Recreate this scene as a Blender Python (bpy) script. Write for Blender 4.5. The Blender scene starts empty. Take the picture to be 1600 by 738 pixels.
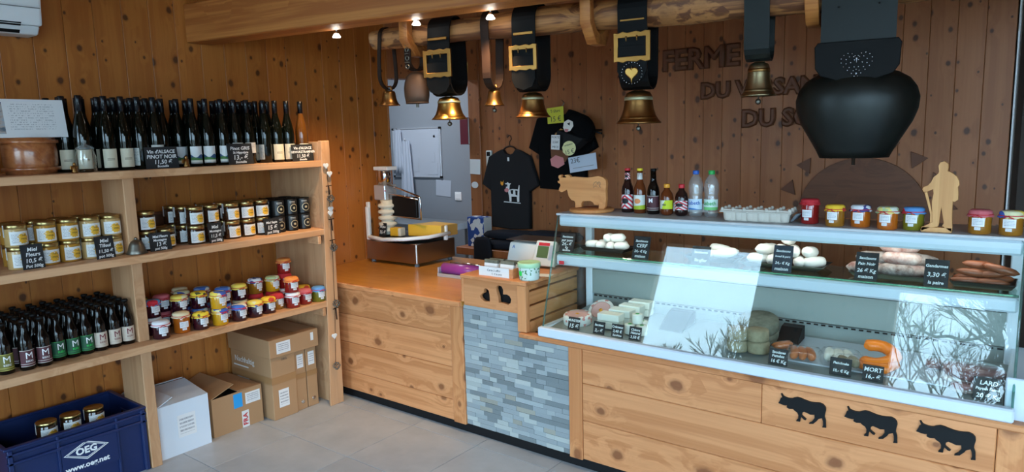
import bpy, bmesh, math, random
from mathutils import Vector, Matrix
RND = random.Random(11)
sc = bpy.context.scene
COL = sc.collection

# ------------------------------------------------------------------ camera
yaw, pitch, roll = math.radians(37.7134), math.radians(8.0895), math.radians(-1.562)
fw = Vector((-math.sin(yaw)*math.cos(pitch), math.cos(yaw)*math.cos(pitch), -math.sin(pitch)))
rt = Vector((math.cos(yaw), math.sin(yaw), 0)); up = rt.cross(fw)
r2 = rt*math.cos(roll) + up*math.sin(roll); u2 = up*math.cos(roll) - rt*math.sin(roll)
cam = bpy.data.cameras.new('camera'); cam.sensor_width = 36; cam.lens = 36*1086.8/1600
cam.clip_start = .02; cam.clip_end = 300
camo = bpy.data.objects.new('camera', cam); COL.objects.link(camo)
camo.matrix_world = Matrix((( r2.x, u2.x, -fw.x, 0), (r2.y, u2.y, -fw.y, 0), (r2.z, u2.z, -fw.z, 1.65), (0, 0, 0, 1)))
sc.camera = camo
# ------------------------------------------------------------------ light
world = bpy.data.worlds.new('sky'); sc.world = world; world.use_nodes = True
bg = world.node_tree.nodes['Background']
bg.inputs[0].default_value = (.52, .78, 1.0, 1); bg.inputs[1].default_value = 4.2
sc.view_settings.view_transform = 'Standard'; sc.view_settings.look = 'None'
sc.view_settings.gamma = 1; sc.view_settings.exposure = 1.78
sc.cycles.max_bounces = 8; sc.cycles.diffuse_bounces = 4; sc.cycles.transparent_max_bounces = 16
sc.cycles.sample_clamp_indirect = 6
# openings of the window wall behind the viewer: (x0, x1, z0, z1)
WIN = [(-3.40, -2.19, .10, 2.80), (-1.05, -.10, .10, 2.53), (.25, 3.05, .03, 2.75)]  # third window is unseen, added to let in more daylight
SIDE = (-.80, .60, .10, 2.40)   # unseen window added in the right hand wall for daylight: (y0, y1, z0, z1)
WY = -1.0
def portal(x0, x1, z0, z1):
    l = bpy.data.lights.new('window_portal', 'AREA'); l.shape = 'RECTANGLE'
    l.size = x1-x0; l.size_y = z1-z0; l.cycles.is_portal = True
    o = bpy.data.objects.new('window_portal', l); COL.objects.link(o)
    o.location = ((x0+x1)/2, WY-.06, (z0+z1)/2); o.rotation_euler = (math.radians(90), 0, 0)
for w in WIN: portal(*w)
o = bpy.data.objects['window_portal'].copy(); o.data = o.data.copy(); COL.objects.link(o)
o.data.size = SIDE[1]-SIDE[0]; o.data.size_y = SIDE[3]-SIDE[2]; o.location = (3.2+.06, (SIDE[0]+SIDE[1])/2, (SIDE[2]+SIDE[3])/2); o.rotation_euler = (math.radians(90), 0, math.radians(90))

# ------------------------------------------------------------------ helpers
def tag(o, label=None, cat=None, group=None, kind=None):
    if label: o['label'] = label
    if cat: o['category'] = cat
    if group: o['group'] = group
    if kind: o['kind'] = kind
    return o
def obj(name, me, parent=None, loc=(0, 0, 0), rz=0.0, rot=None, mat=None):
    o = bpy.data.objects.new(name, me); COL.objects.link(o)
    o.location = loc; o.rotation_euler = rot if rot else (0, 0, rz)
    if parent: o.parent = parent
    return o
def empty(name, loc=(0, 0, 0), rz=0.0, rot=None):
    o = bpy.data.objects.new(name, None); COL.objects.link(o); o.empty_display_size = .05
    o.location = loc; o.rotation_euler = rot if rot else (0, 0, rz)
    return o
def thing(name, label, cat, loc=(0, 0, 0), rz=0.0, group=None, rot=None):
    return tag(empty(name, loc, rz, rot), label, cat, group)
def clone(root, loc, rz=0.0, label=None, group=None, rot=None):
    r = root.copy(); COL.objects.link(r); r.location = loc; r.rotation_euler = rot if rot else (0, 0, rz)
    if label: r['label'] = label
    if group: r['group'] = group
    for ch in list(root.children):
        c = ch.copy(); COL.objects.link(c); c.parent = r
        for g in list(ch.children):
            d = g.copy(); COL.objects.link(d); d.parent = c
    return r
ORD = ['first','second','third','fourth','fifth','sixth','seventh','eighth','ninth','tenth','eleventh','twelfth','thirteenth','fourteenth','fifteenth','sixteenth','seventeenth','eighteenth','nineteenth','twentieth']

class MB:
    def __init__(s): s.v = []; s.f = []; s.sm = []; s.uv = None
    def add(s, v, f, sm=False):
        n = len(s.v); s.v += [tuple(p) for p in v]; s.f += [tuple(i+n for i in q) for q in f]; s.sm += [sm]*len(f); return s
    def box(s, x0, x1, y0, y1, z0, z1):
        return s.add([(x0,y0,z0),(x1,y0,z0),(x1,y1,z0),(x0,y1,z0),(x0,y0,z1),(x1,y0,z1),(x1,y1,z1),(x0,y1,z1)],
                     [(0,3,2,1),(4,5,6,7),(0,1,5,4),(1,2,6,5),(2,3,7,6),(3,0,4,7)])
    def hexa(s, p):   # 8 points: bottom ring then top ring
        return s.add(p, [(0,3,2,1),(4,5,6,7),(0,1,5,4),(1,2,6,5),(2,3,7,6),(3,0,4,7)])
    def lathe(s, prof, seg=20, c=(0, 0, 0), sx=1, sy=1, sm=True):
        v = []; f = []; n = len(prof)
        for i in range(seg):
            a = 2*math.pi*i/seg
            for r, z in prof: v.append((c[0]+r*math.cos(a)*sx, c[1]+r*math.sin(a)*sy, c[2]+z))
        for i in range(seg):
            j = (i+1) % seg
            for k in range(n-1): f.append((i*n+k, j*n+k, j*n+k+1, i*n+k+1))
        s.add(v, f, sm)
        for k, rev in ((0, True), (n-1, False)):
            if prof[k][0] > 1e-5:
                ring = [i*n+k for i in range(seg)]
                if rev: ring.reverse()
                base = len(s.v)-len(v); s.f.append(tuple(base+i for i in ring)); s.sm.append(False)
        return s
    def tube(s, pts, r, seg=8, cap=True, closed=False):
        pts = [Vector(p) for p in pts]; n = len(pts); rr = r if isinstance(r, (list, tuple)) else [r]*n
        v = []; f = []
        ref = None
        for i, p in enumerate(pts):
            a = pts[(i-1) % n] if (i > 0 or closed) else p; b = pts[(i+1) % n] if (i < n-1 or closed) else p
            t = (b-a).normalized()
            if ref is None: ref = t.orthogonal().normalized()
            u = (ref - t*ref.dot(t)); u = u.normalized() if u.length > 1e-6 else t.orthogonal().normalized()
            ref = u; w = t.cross(u)
            for k in range(seg):
                an = 2*math.pi*k/seg; v.append(p + (u*math.cos(an)+w*math.sin(an))*rr[i])
        for i in range(n if closed else n-1):
            j = (i+1) % n
            for k in range(seg):
                l = (k+1) % seg; f.append((i*seg+k, i*seg+l, j*seg+l, j*seg+k))
        s.add(v, f, True)
        if cap and not closed:
            b = len(s.v)-len(v)
            s.f.append(tuple(b+k for k in reversed(range(seg)))); s.sm.append(False)
            s.f.append(tuple(b+(n-1)*seg+k for k in range(seg))); s.sm.append(False)
        return s
    def xf(s, m):
        s.v = [tuple(m @ Vector(p)) for p in s.v]; return s
    def mesh(s, mat, bevel=0, name='mesh', seg=1, smooth=None):
        me = bpy.data.meshes.new(name); me.from_pydata(s.v, [], s.f)
        me.polygons.foreach_set('use_smooth', s.sm if smooth is None else [smooth]*len(s.f))
        if bevel:
            bm = bmesh.new(); bm.from_mesh(me)
            bmesh.ops.bevel(bm, geom=[e for e in bm.edges if e.calc_face_angle(0) > .5], offset=bevel, segments=seg, profile=.6, affect='EDGES')
            bm.to_mesh(me); bm.free()
        me.materials.append(M[mat]); me.update(); return me
def boxm(x0, x1, y0, y1, z0, z1, mat, bevel=.002): return MB().box(x0, x1, y0, y1, z0, z1).mesh(mat, bevel)

def prism(polys, depth, mat, bevel=0.0, axis='XZ', smooth=False):
    """2-D outlines (first outer, others holes) extruded; drawn in x,z and thick along y (centred)"""
    cu = bpy.data.curves.new('c', 'CURVE'); cu.dimensions = '2D'; cu.fill_mode = 'BOTH'; cu.extrude = depth/2; cu.bevel_depth = bevel; cu.bevel_resolution = 1
    for p in polys:
        sp = cu.splines.new('POLY'); sp.points.add(len(p)-1); sp.use_cyclic_u = True
        for q, (a, b) in zip(sp.points, p): q.co = (a, b, 0, 1)
    return curve_mesh(cu, mat, axis)
def curve_mesh(cu, mat, axis):
    o = bpy.data.objects.new('c', cu); COL.objects.link(o)
    bpy.context.view_layer.update()
    me = bpy.data.meshes.new_from_object(o.evaluated_get(bpy.context.evaluated_depsgraph_get()))
    bpy.data.objects.remove(o); bpy.data.curves.remove(cu)
    if axis == 'XZ': me.transform(Matrix.Rotation(math.pi/2, 4, 'X'))
    me.materials.clear(); me.materials.append(M[mat]); return me
def textm(lines, size, mat, depth=.0006, align='CENTER', axis='XZ', bold=0.0, shear=0.0, space=1.0, bev=0.0):
    cu = bpy.data.curves.new('t', 'FONT'); cu.body = lines; cu.size = size; cu.align_x = align; cu.align_y = 'CENTER'
    cu.extrude = depth/2; cu.resolution_u = 2; cu.offset = bold; cu.shear = shear; cu.space_line = space; cu.bevel_depth = bev; cu.bevel_resolution = 0
    return curve_mesh(cu, mat, axis)
def bend(me, r):
    """wrap an XZ sheet (x across) around the z axis so that it faces +X at radius r"""
    for v in me.vertices:
        a = v.co.x/r; rr = r - v.co.y; z = v.co.z
        v.co = (rr*math.cos(a), rr*math.sin(a), z)
    me.update(); return me
def arc(r, a0, a1, z0, z1, mat, n=8, r1=None):
    """curved paper label on a cylinder, centred on +X, with uv"""
    r1 = r if r1 is None else r1
    v = []; f = []; uv = []
    for i in range(n+1):
        a = math.radians(a0+(a1-a0)*i/n)
        v += [(r*math.cos(a), r*math.sin(a), z0), (r1*math.cos(a), r1*math.sin(a), z1)]
    for i in range(n): f.append((2*i, 2*i+2, 2*i+3, 2*i+1))
    me = bpy.data.meshes.new('label'); me.from_pydata(v, [], f)
    l = me.uv_layers.new(name='uv')
    for p in me.polygons:
        p.use_smooth = True
        for li in p.loop_indices:
            vi = me.loops[li].vertex_index; l.data[li].uv = ((vi//2)/n, vi % 2)
    me.materials.append(M[mat]); return me
def sheet(w, h, mat, t=.001):
    """thin upright sheet in x,z facing -y, base at z=0, with uv on the front"""
    me = MB().box(-w/2, w/2, 0, t, 0, h).mesh(mat)
    l = me.uv_layers.new(name='uv')
    for p in me.polygons:
        for li in p.loop_indices:
            c = me.vertices[me.loops[li].vertex_index].co; l.data[li].uv = (c.x/w+.5, c.z/h)
    return me
# ------------------------------------------------------------------ materials
M = {}
class NT:
    def __init__(s, name):
        m = bpy.data.materials.new(name); m.use_nodes = True; M[name] = m
        s.m = m; s.nt = m.node_tree; s.b = s.nt.nodes['Principled BSDF']
    def n(s, t, **kw):
        o = s.nt.nodes.new(t)
        for k, v in kw.items():
            if k.startswith('i_'):
                key = k[2:]; key = int(key) if key.isdigit() else key
                o.inputs[key].default_value = v
            else: setattr(o, k, v)
        return o
    def l(s, a, b): s.nt.links.new(a, b)
    def math(s, op, a, b=None):
        o = s.n('ShaderNodeMath', operation=op)
        for i, x in enumerate((a, b)):
            if x is None: continue
            if isinstance(x, (int, float)): o.inputs[i].default_value = x
            else: s.l(x, o.inputs[i])
        return o.outputs[0]
    def mix(s, f, a, b):
        o = s.n('ShaderNodeMix', data_type='RGBA')
        for i, x in ((0, f), (6, a), (7, b)):
            if isinstance(x, (int, float)): o.inputs[i].default_value = x
            elif isinstance(x, tuple): o.inputs[i].default_value = (*x[:3], 1)
            else: s.l(x, o.inputs[i])
        return o.outputs[2]
    def ramp(s, fac, stops, interp='LINEAR'):
        o = s.n('ShaderNodeValToRGB'); cr = o.color_ramp; cr.interpolation = interp
        while len(cr.elements) < len(stops): cr.elements.new(.5)
        for e, (p, c) in zip(cr.elements, stops): e.position = p; e.color = (*c, 1) if len(c) == 3 else c
        s.l(fac, o.inputs[0]); return o.outputs[0]
def plain(name, c, rough=.5, metal=0, spec=.5, coat=0, emit=0, alpha=1, sub=0):
    t = NT(name); b = t.b
    b.inputs['Base Color'].default_value = (*c, 1); b.inputs['Roughness'].default_value = rough; b.inputs['Metallic'].default_value = metal
    b.inputs['Specular IOR Level'].default_value = spec; b.inputs['Coat Weight'].default_value = coat
    if emit: b.inputs['Emission Color'].default_value = (*c, 1); b.inputs['Emission Strength'].default_value = emit
    if alpha < 1: b.inputs['Alpha'].default_value = alpha
    return t
def wood(name, c1, c2, axis='Z', rough=.5, knots=1.0, ks=3.2, knotc=(.07, .022, .006), gs=1.0, coat=0, vary=.16, fig=.06, con=.2, kb=3.0):
    t = NT(name)
    tc = t.n('ShaderNodeTexCoord'); oi = t.n('ShaderNodeObjectInfo')
    off = t.n('ShaderNodeCombineXYZ')
    for i, k in enumerate((37.1, 53.7, 91.3)): t.l(t.math('MULTIPLY', oi.outputs['Random'], k), off.inputs[i])
    add = t.n('ShaderNodeVectorMath', operation='ADD'); t.l(tc.outputs['Object'], add.inputs[0]); t.l(off.outputs[0], add.inputs[1])
    sp_ = t.n('ShaderNodeSeparateXYZ'); t.l(add.outputs[0], sp_.inputs[0])
    ia, ib, ic = {'X': (1, 2, 0), 'Y': (0, 2, 1), 'Z': (0, 1, 2)}[axis]
    kv = t.n('ShaderNodeCombineXYZ'); t.l(t.math('ADD', sp_.outputs[ia], sp_.outputs[ib]), kv.inputs[0]); t.l(t.math('MULTIPLY', sp_.outputs[ic], .75), kv.inputs[1])
    vo = t.n('ShaderNodeTexVoronoi', voronoi_dimensions='2D'); vo.inputs['Scale'].default_value = ks; t.l(kv.outputs[0], vo.inputs[0])
    kr = t.n('ShaderNodeSeparateColor'); t.l(vo.outputs['Color'], kr.inputs[0])
    vd = t.math('DIVIDE', vo.outputs['Distance'], t.math('ADD', .45, t.math('MULTIPLY', t.math('POWER', kr.outputs[0], 2.0), 1.2)))
    wob = t.n('ShaderNodeTexNoise', i_Scale=30.0, i_Detail=1.0); t.l(add.outputs[0], wob.inputs['Vector'])
    d = t.math('ADD', vd, t.math('MULTIPLY', t.math('SUBTRACT', wob.outputs[0], .5), .06))
    sg = {'X': (.55, 16, 16), 'Y': (16, .55, 16), 'Z': (16, 16, .55)}[axis]
    mg = t.n('ShaderNodeMapping'); mg.inputs['Scale'].default_value = tuple(gs*x for x in sg); t.l(add.outputs[0], mg.inputs[0])
    bendv = t.n('ShaderNodeVectorMath', operation='ADD'); t.l(mg.outputs[0], bendv.inputs[0])
    k = t.math('POWER', t.math('SUBTRACT', 1.0, t.math('MINIMUM', d, 1.0)), 5.0)
    cb = t.n('ShaderNodeCombineXYZ')
    for i in range(3): t.l(t.math('MULTIPLY', k, kb), cb.inputs[i])
    t.l(cb.outputs[0], bendv.inputs[1])
    no = t.n('ShaderNodeTexNoise', i_Scale=1.0, i_Detail=3.0, i_Roughness=.6); t.l(bendv.outputs[0], no.inputs['Vector'])
    wv = t.math('SINE', t.math('MULTIPLY', no.outputs[0], 26.0))
    mf = t.n('ShaderNodeMapping'); mf.inputs['Scale'].default_value = tuple(x*(7 if x > 1 else 3) for x in sg); t.l(add.outputs[0], mf.inputs[0])
    nf = t.n('ShaderNodeTexNoise', i_Scale=1.0, i_Detail=2.0); t.l(mf.outputs[0], nf.inputs['Vector'])
    g = t.math('ADD', t.math('MULTIPLY', wv, fig), no.outputs[0]); g = t.math('ADD', g, t.math('MULTIPLY', t.math('SUBTRACT', nf.outputs[0], .5), .30))
    c = t.ramp(g, [(.5-con, c2), (.5+con, c1)])
    if knots:
        kf = t.ramp(d, [(.0, (1, 1, 1)), (.06, (1, 1, 1)), (.085, (.4, .4, .4)), (.12, (0, 0, 0))])
        c = t.mix(t.math('MULTIPLY', kf, .85*knots), c, knotc)
    hs = t.n('ShaderNodeHueSaturation'); t.l(c, hs.inputs['Color'])
    t.l(t.math('ADD', t.math('MULTIPLY', oi.outputs['Random'], vary*2), 1-vary), hs.inputs['Value'])
    t.l(hs.outputs[0], t.b.inputs['Base Color']); t.b.inputs['Roughness'].default_value = rough; t.b.inputs['Coat Weight'].default_value = coat
    t.b.inputs['Coat Roughness'].default_value = .15
    bp = t.n('ShaderNodeBump', i_Strength=.12, i_Distance=.002); t.l(g, bp.inputs['Height']); t.l(bp.outputs[0], t.b.inputs['Normal'])
wood('pine_wall', (.47, .162, .030), (.37, .112, .018), 'Z', .42, 1, 7.5, (.05,.012,.004), vary=.09, kb=.7)
wood('pine_back', (.36, .127, .041), (.285, .092, .027), 'Z', .5, 1, 8.0, (.045,.013,.005), vary=.07, kb=.7)
wood('spruce_y', (.64, .355, .185), (.52, .26, .12), 'Y', .6, .5, 2.2, (.25, .10, .035))
wood('spruce_z', (.60, .335, .175), (.50, .255, .12), 'Z', .6, .5, 2.2, (.25, .10, .035))
wood('counter_x', (.67, .285, .115), (.49, .18, .06), 'X', .5, 1, 4.4, (.20, .06, .018), vary=.07, fig=.07, kb=1.5)
wood('counter_z', (.67, .285, .11), (.50, .18, .058), 'Z', .5, .9, 4.4, (.20, .06, .018), vary=.05, fig=.07, kb=1.5)
wood('counter_y', (.67, .29, .11), (.50, .19, .058), 'Y', .5, .9, 3.0, (.20, .065, .02), vary=.05)
wood('varnished_top', (.60, .255, .045), (.52, .21, .034), 'X', .35, 0, coat=.15, vary=.02)
wood('beam_wood', (.52, .19, .042), (.36, .105, .02), 'X', .5, .7, 2.6, (.16, .05, .015), vary=.03, fig=.12)
wood('log_wood', (.42, .17, .05), (.13, .04, .012), 'X', .6, .7, 3.0, (.06, .02, .01), gs=1.3, vary=.03, con=.15, fig=.08)
wood('carved_wood', (.70, .30, .10), (.56, .21, .06), 'X', .5, .4, 3.0, (.35, .13, .04), vary=.03)
wood('carved_wood_z', (.70, .36, .13), (.52, .23, .07), 'Z', .5, .2, 3.0, (.35, .13, .04), gs=1.6, vary=.03)
wood('dark_ply', (.16, .058, .024), (.11, .038, .016), 'X', .6, 0, vary=.05)
wood('copper_wood', (.42, .15, .05), (.26, .07, .02), 'X', .3, 0, coat=.6)
wood('frame_wood', (.5, .3, .17), (.4, .22, .12), 'Z', .5, .2)
wood('bark', (.09, .07, .055), (.04, .03, .025), 'Z', .9, 0)
plain('letter_wood', (.13, .042, .016), .6)
plain('black', (.004, .004, .0045), .5, spec=.25); plain('black_mdf', (.006, .006, .007), .55, spec=.25)
plain('leather', (.0035, .003, .003), .6, spec=.15); plain('leather_worn', (.009, .011, .010), .48, spec=.25); plain('leather_brown', (.022, .010, .006), .6, spec=.2); plain('buckle_brass', (.36, .175, .045), .38, 1); plain('brass_silver', (.40, .32, .18), .32, 1)
plain('brass', (.50, .27, .07), .3, 1); plain('brass_old', (.34, .17, .055), .36, 1); plain('brass_band', (.50, .46, .28), .5, .8)
plain('pewter', (.20, .18, .15), .42, 1); plain('bell_iron', (.018, .019, .018), .36, .55); plain('bell_brown', (.10, .05, .028), .55, .3)
plain('steel', (.42, .38, .35), .30, 1); plain('top_grey', (.50, .51, .53), .45); plain('chrome', (.75, .75, .76), .12, 1); plain('alu', (.62, .66, .72), .35, .6)
plain('white', (.78, .80, .82), .4); plain('paper', (.74, .74, .73), .7); plain('case_white', (.60, .67, .75), .32); plain('case_white_dimmed', (.22, .255, .25), .3); plain('cream', (.74, .68, .55), .55)  # inside of the case: its white darkened to paint the dimness
plain('print_grey', (.25, .25, .26), .7); plain('print_dark', (.05, .05, .055), .7); plain('print_blue', (.05, .2, .5), .6)
plain('chalk', (.80, .80, .80), .8); plain('slate', (.010, .011, .013), .6); plain('slate_blue', (.02, .028, .045), .5)
plain('red', (.55, .02, .03), .5); plain('maroon', (.16, .008, .025), .7); plain('green', (.02, .35, .07), .5); plain('orange', (.85, .35, .03), .45)
plain('yellow', (.80, .60, .03), .5); plain('blue', (.02, .10, .42), .45); plain('sky_blue', (.02, .33, .75), .6); plain('lime', (.55, .65, .02), .5)
plain('crate_blue', (.006, .018, .085), .4); plain('grey_paint', (.22, .25, .29), .7); plain('grey_table', (.13, .15, .17), .45); plain('board_white', (.42, .47, .55), .25)
plain('cardboard', (.42, .235, .115), .75); plain('cardboard_in', (.34, .19, .095), .8); plain('cardboard_white', (.66, .72, .80), .6); plain('tape', (.36, .19, .08), .3); plain('inner_shade', (.012, .01, .009), .9)
plain('green_glass', (.0025, .0035, .002), .05, spec=.45); plain('beer_glass', (.004, .0025, .002), .06, spec=.45); plain('amber_glass', (.10, .035, .006), .06, spec=.6); plain('capsule', (.004, .004, .006), .25, spec=.4)
plain('cola', (.018, .006, .005), .08); plain('ice_tea', (.13, .03, .008), .08)
plain('gold_lid', (.50, .38, .16), .3, 1); plain('gold_print', (.45, .33, .10), .4, .8)
plain('sausage_white', (.76, .72, .66), .8); plain('fumed', (.50, .14, .03), .4); plain('orange_meat', (.85, .20, .015), .35); plain('gendarme', (.20, .06, .025), .45)
plain('tray_black', (.012, .011, .011), .3); plain('cheese_white', (.78, .77, .68), .45); plain('cheese_yellow', (.75, .42, .03), .45); plain('rind', (.45, .26, .06), .6)
noisy_later = 1; plain('fat', (.70, .60, .56), .35); plain('ham', (.20, .085, .085), .3)
plain('shirt_dark', (.020, .019, .020), .95, spec=.1); plain('shirt_black', (.004, .004, .0045), .95, spec=.1); plain('cloth_navy', (.016, .018, .025), .95, spec=.1); plain('pink', (.60, .22, .22), .7); plain('brown_hide', (.16, .06, .025), .8)
plain('egg', (.70, .40, .26), .55); plain('pulp', (.56, .52, .46), .9); plain('purple_film', (.32, .05, .30), .3); plain('lcd', (.09, .14, .05), .35); plain('machine_white', (.66, .66, .62), .4)
plain('neon_green', (.02, .75, .10), .6); plain('sticky_yellow', (.62, .60, .05), .7); plain('sticky_pale', (.72, .70, .35), .7); plain('apron_blue', (.42, .48, .58), .9)
plain('ground', (.25, .25, .22), .9); plain('antler', (.10, .09, .08), .7)
for nm, c in dict(jam_dark=(.030, .004, .010), jam_red=(.25, .012, .010), jam_orange=(.42, .10, .008), jam_yellow=(.62, .30, .01), jam_amber=(.30, .12, .012), jam_green=(.17, .15, .012),
                  honey_light=(.45, .22, .035), honey_dark=(.035, .013, .006), honey_cream=(.52, .34, .14)).items(): plain(nm, c, .08, spec=.6, coat=.3)
for nm, c in dict(cloth_white=(.72, .72, .74), cloth_cream=(.70, .58, .36), cloth_pink=(.55, .12, .14), cloth_red=(.48, .02, .03), cloth_orange=(.75, .25, .05)).items(): plain(nm, c, .85)
def cloth2(name, a, b, c, scale=22):
    t = NT(name); tc = t.n('ShaderNodeTexCoord'); oi = t.n('ShaderNodeObjectInfo')
    v = t.n('ShaderNodeTexVoronoi'); v.inputs['Scale'].default_value = scale
    ad = t.n('ShaderNodeVectorMath', operation='ADD'); t.l(tc.outputs['Object'], ad.inputs[0]); t.l(oi.outputs['Random'], ad.inputs[1]); t.l(ad.outputs[0], v.inputs['Vector'])
    sep = t.n('ShaderNodeSeparateColor'); t.l(v.outputs['Color'], sep.inputs[0])
    t.l(t.ramp(sep.outputs[0], [(0, a), (.45, b), (.8, c)], 'CONSTANT'), t.b.inputs['Base Color']); t.b.inputs['Roughness'].default_value = .85
cloth2('cloth_yellow', (.78, .58, .04), (.78, .58, .04), (.10, .09, .03), 60); cloth2('cloth_blue', (.05, .14, .48), (.20, .34, .62), (.74, .72, .60)); cloth2('cloth_bluered', (.10, .28, .60), (.10, .28, .60), (.55, .02, .04))
cloth2('cloth_yellowblue', (.78, .62, .10), (.70, .66, .40), (.04, .10, .42)); cloth2('cloth_yellowred', (.80, .50, .03), (.80, .50, .03), (.50, .05, .02), 40); cloth2('cloth_green', (.62, .66, .55), (.40, .5, .25), (.72, .62, .2), 50)
cloth2('cloth_navyflower', (.66, .68, .72), (.05, .05, .20), (.40, .42, .6), 45)
cloth2('tin_print', (.02, .07, .30), (.66, .70, .74), (.02, .07, .30), 30); cloth2('herb_print', (.62, .72, .66), (.62, .72, .66), (.10, .25, .12), 120); None
None; cloth2('cheese_paper', (.74, .72, .68), (.74, .72, .68), (.62, .25, .22), 70)
def noisy(name, a, b, scale, rough, r2=None, bump=0, rndv=0):
    t = NT(name); tc = t.n('ShaderNodeTexCoord'); oi = t.n('ShaderNodeObjectInfo')
    ad = t.n('ShaderNodeVectorMath', operation='ADD'); t.l(tc.outputs['Object'], ad.inputs[0])
    sc_ = t.n('ShaderNodeVectorMath', operation='SCALE'); sc_.inputs[0].default_value = (31, 17, 43); t.l(oi.outputs['Random'], sc_.inputs['Scale']); t.l(sc_.outputs[0], ad.inputs[1])
    no = t.n('ShaderNodeTexNoise', i_Scale=scale, i_Detail=6.0, i_Roughness=.6); t.l(ad.outputs[0], no.inputs['Vector'])
    c = t.ramp(no.outputs[0], [(.3, a), (.7, b)])
    if rndv:
        hs = t.n('ShaderNodeHueSaturation'); t.l(c, hs.inputs['Color']); t.l(t.math('ADD', t.math('MULTIPLY', oi.outputs['Random'], rndv), 1-rndv/2), hs.inputs['Value']); c = hs.outputs[0]
    t.l(c, t.b.inputs['Base Color']); t.b.inputs['Roughness'].default_value = rough
    if bump:
        bp = t.n('ShaderNodeBump', i_Strength=bump, i_Distance=.004); t.l(no.outputs[0], bp.inputs['Height']); t.l(bp.outputs[0], t.b.inputs['Normal'])
noisy('rind_grey', (.08, .085, .06), (.17, .17, .13), 30, .85); noisy('rind_tan', (.20, .165, .10), (.32, .27, .17), 30, .85); noisy('marbled', (.24, .10, .08), (.60, .50, .45), 28, .8); noisy('mould_dark', (.10, .05, .04), (.48, .42, .38), 38, .85)
noisy('tile', (.33, .345, .37), (.42, .435, .46), 5, .38, rndv=.08)
noisy('grout', (.10, .10, .10), (.13, .13, .13), 20, .9)
for i, (a, b) in enumerate([((.24, .265, .275), (.34, .37, .38)), ((.29, .32, .325), (.40, .43, .435)), ((.14, .16, .165), (.23, .255, .26)), ((.38, .40, .385), (.49, .51, .48)), ((.29, .27, .22), (.38, .36, .30))]):
    noisy('stone%d' % i, a, b, 45, .7, bump=.5, rndv=.14)
noisy('bell_patina', (.006, .007, .006), (.014, .016, .013), 8, .40); M['bell_patina'].node_tree.nodes['Principled BSDF'].inputs['Metallic'].default_value = .4
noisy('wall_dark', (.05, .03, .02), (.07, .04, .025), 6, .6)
noisy('plaster', (.52, .50, .46), (.58, .56, .52), 4, .8)
def glass(name, tint=(1, 1, 1), f0=.045, rough=0.0, haze=0.0):
    t = NT(name); nt = t.nt; out = nt.nodes['Material Output']
    lw = t.n('ShaderNodeLayerWeight'); lw.inputs['Blend'].default_value = .5
    f = t.math('ADD', t.math('MULTIPLY', t.math('POWER', lw.outputs['Facing'], 5.0), 1-f0), f0)
    tr = t.n('ShaderNodeBsdfTransparent'); tr.inputs[0].default_value = (*tint, 1)
    gl = t.n('ShaderNodeBsdfGlossy'); gl.inputs['Roughness'].default_value = rough; gl.inputs['Color'].default_value = (1, 1, 1, 1)
    mx = t.n('ShaderNodeMixShader'); t.l(f, mx.inputs[0]); t.l(tr.outputs[0], mx.inputs[1]); t.l(gl.outputs[0], mx.inputs[2])
    last = mx.outputs[0]
    if haze:
        df = t.n('ShaderNodeBsdfDiffuse'); df.inputs[0].default_value = (.8, .85, .85, 1)
        m2 = t.n('ShaderNodeMixShader'); m2.inputs[0].default_value = haze; t.l(last, m2.inputs[1]); t.l(df.outputs[0], m2.inputs[2]); last = m2.outputs[0]
    t.l(last, out.inputs[0])
glass('clear_glass', (.95, .98, .965), .034); glass('shelf_glass', (.80, .93, .88), .05); glass('green_edge', (.30, .60, .52), .06, haze=.07); glass('bottle_clear', (.93, .96, .97), .09, .03, .10); glass('film', (.97, .97, .97), .05, .10, .03); glass('window_glass', (.97, .98, .98))
glass('jar_clear', (.96, .97, .97), .07, .02)
# printed labels: colour by place on the sheet
def printed(name, fn, rough=.65):
    t = NT(name); uv = t.n('ShaderNodeUVMap'); uv.uv_map = 'uv'
    sp = t.n('ShaderNodeSeparateXYZ'); t.l(uv.outputs[0], sp.inputs[0])
    c = fn(t, sp.outputs[0], sp.outputs[1], uv.outputs[0]); t.l(c, t.b.inputs['Base Color']); t.b.inputs['Roughness'].default_value = rough
def step(t, x, edge, w=.02): return t.math('SMOOTH_MIN', 1.0, t.math('MAXIMUM', 0.0, t.math('DIVIDE', t.math('SUBTRACT', x, edge-w/2), w)))
def lines_mask(t, u, v, n, u0, u1, v0, v1, uvv, dens=.45):
    """grey text lines too small to read"""
    st = t.math('GREATER_THAN', t.math('FRACT', t.math('MULTIPLY', v, n)), .5)
    no = t.n('ShaderNodeTexNoise', i_Scale=1.0, i_Detail=1.0); mp = t.n('ShaderNodeMapping'); mp.inputs['Scale'].default_value = (60, n*1.0, 1); t.l(uvv, mp.inputs[0]); t.l(mp.outputs[0], no.inputs['Vector'])
    w = t.math('GREATER_THAN', no.outputs[0], dens)
    box = t.math('MULTIPLY', t.math('MULTIPLY', t.math('GREATER_THAN', u, u0), t.math('LESS_THAN', u, u1)), t.math('MULTIPLY', t.math('GREATER_THAN', v, v0), t.math('LESS_THAN', v, v1)))
    return t.math('MULTIPLY', t.math('MULTIPLY', st, w), box)
def blob(t, u, v, cu, cv, ru, rv, uvv, amp=.35):
    no = t.n('ShaderNodeTexNoise', i_Scale=9.0, i_Detail=2.0); t.l(uvv, no.inputs['Vector'])
    a = t.math('POWER', t.math('DIVIDE', t.math('SUBTRACT', u, cu), ru), 2.0); b = t.math('POWER', t.math('DIVIDE', t.math('SUBTRACT', v, cv), rv), 2.0)
    d = t.math('ADD', t.math('ADD', a, b), t.math('MULTIPLY', t.math('SUBTRACT', no.outputs[0], .5), amp*4))
    return t.math('LESS_THAN', d, 1.0)
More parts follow.
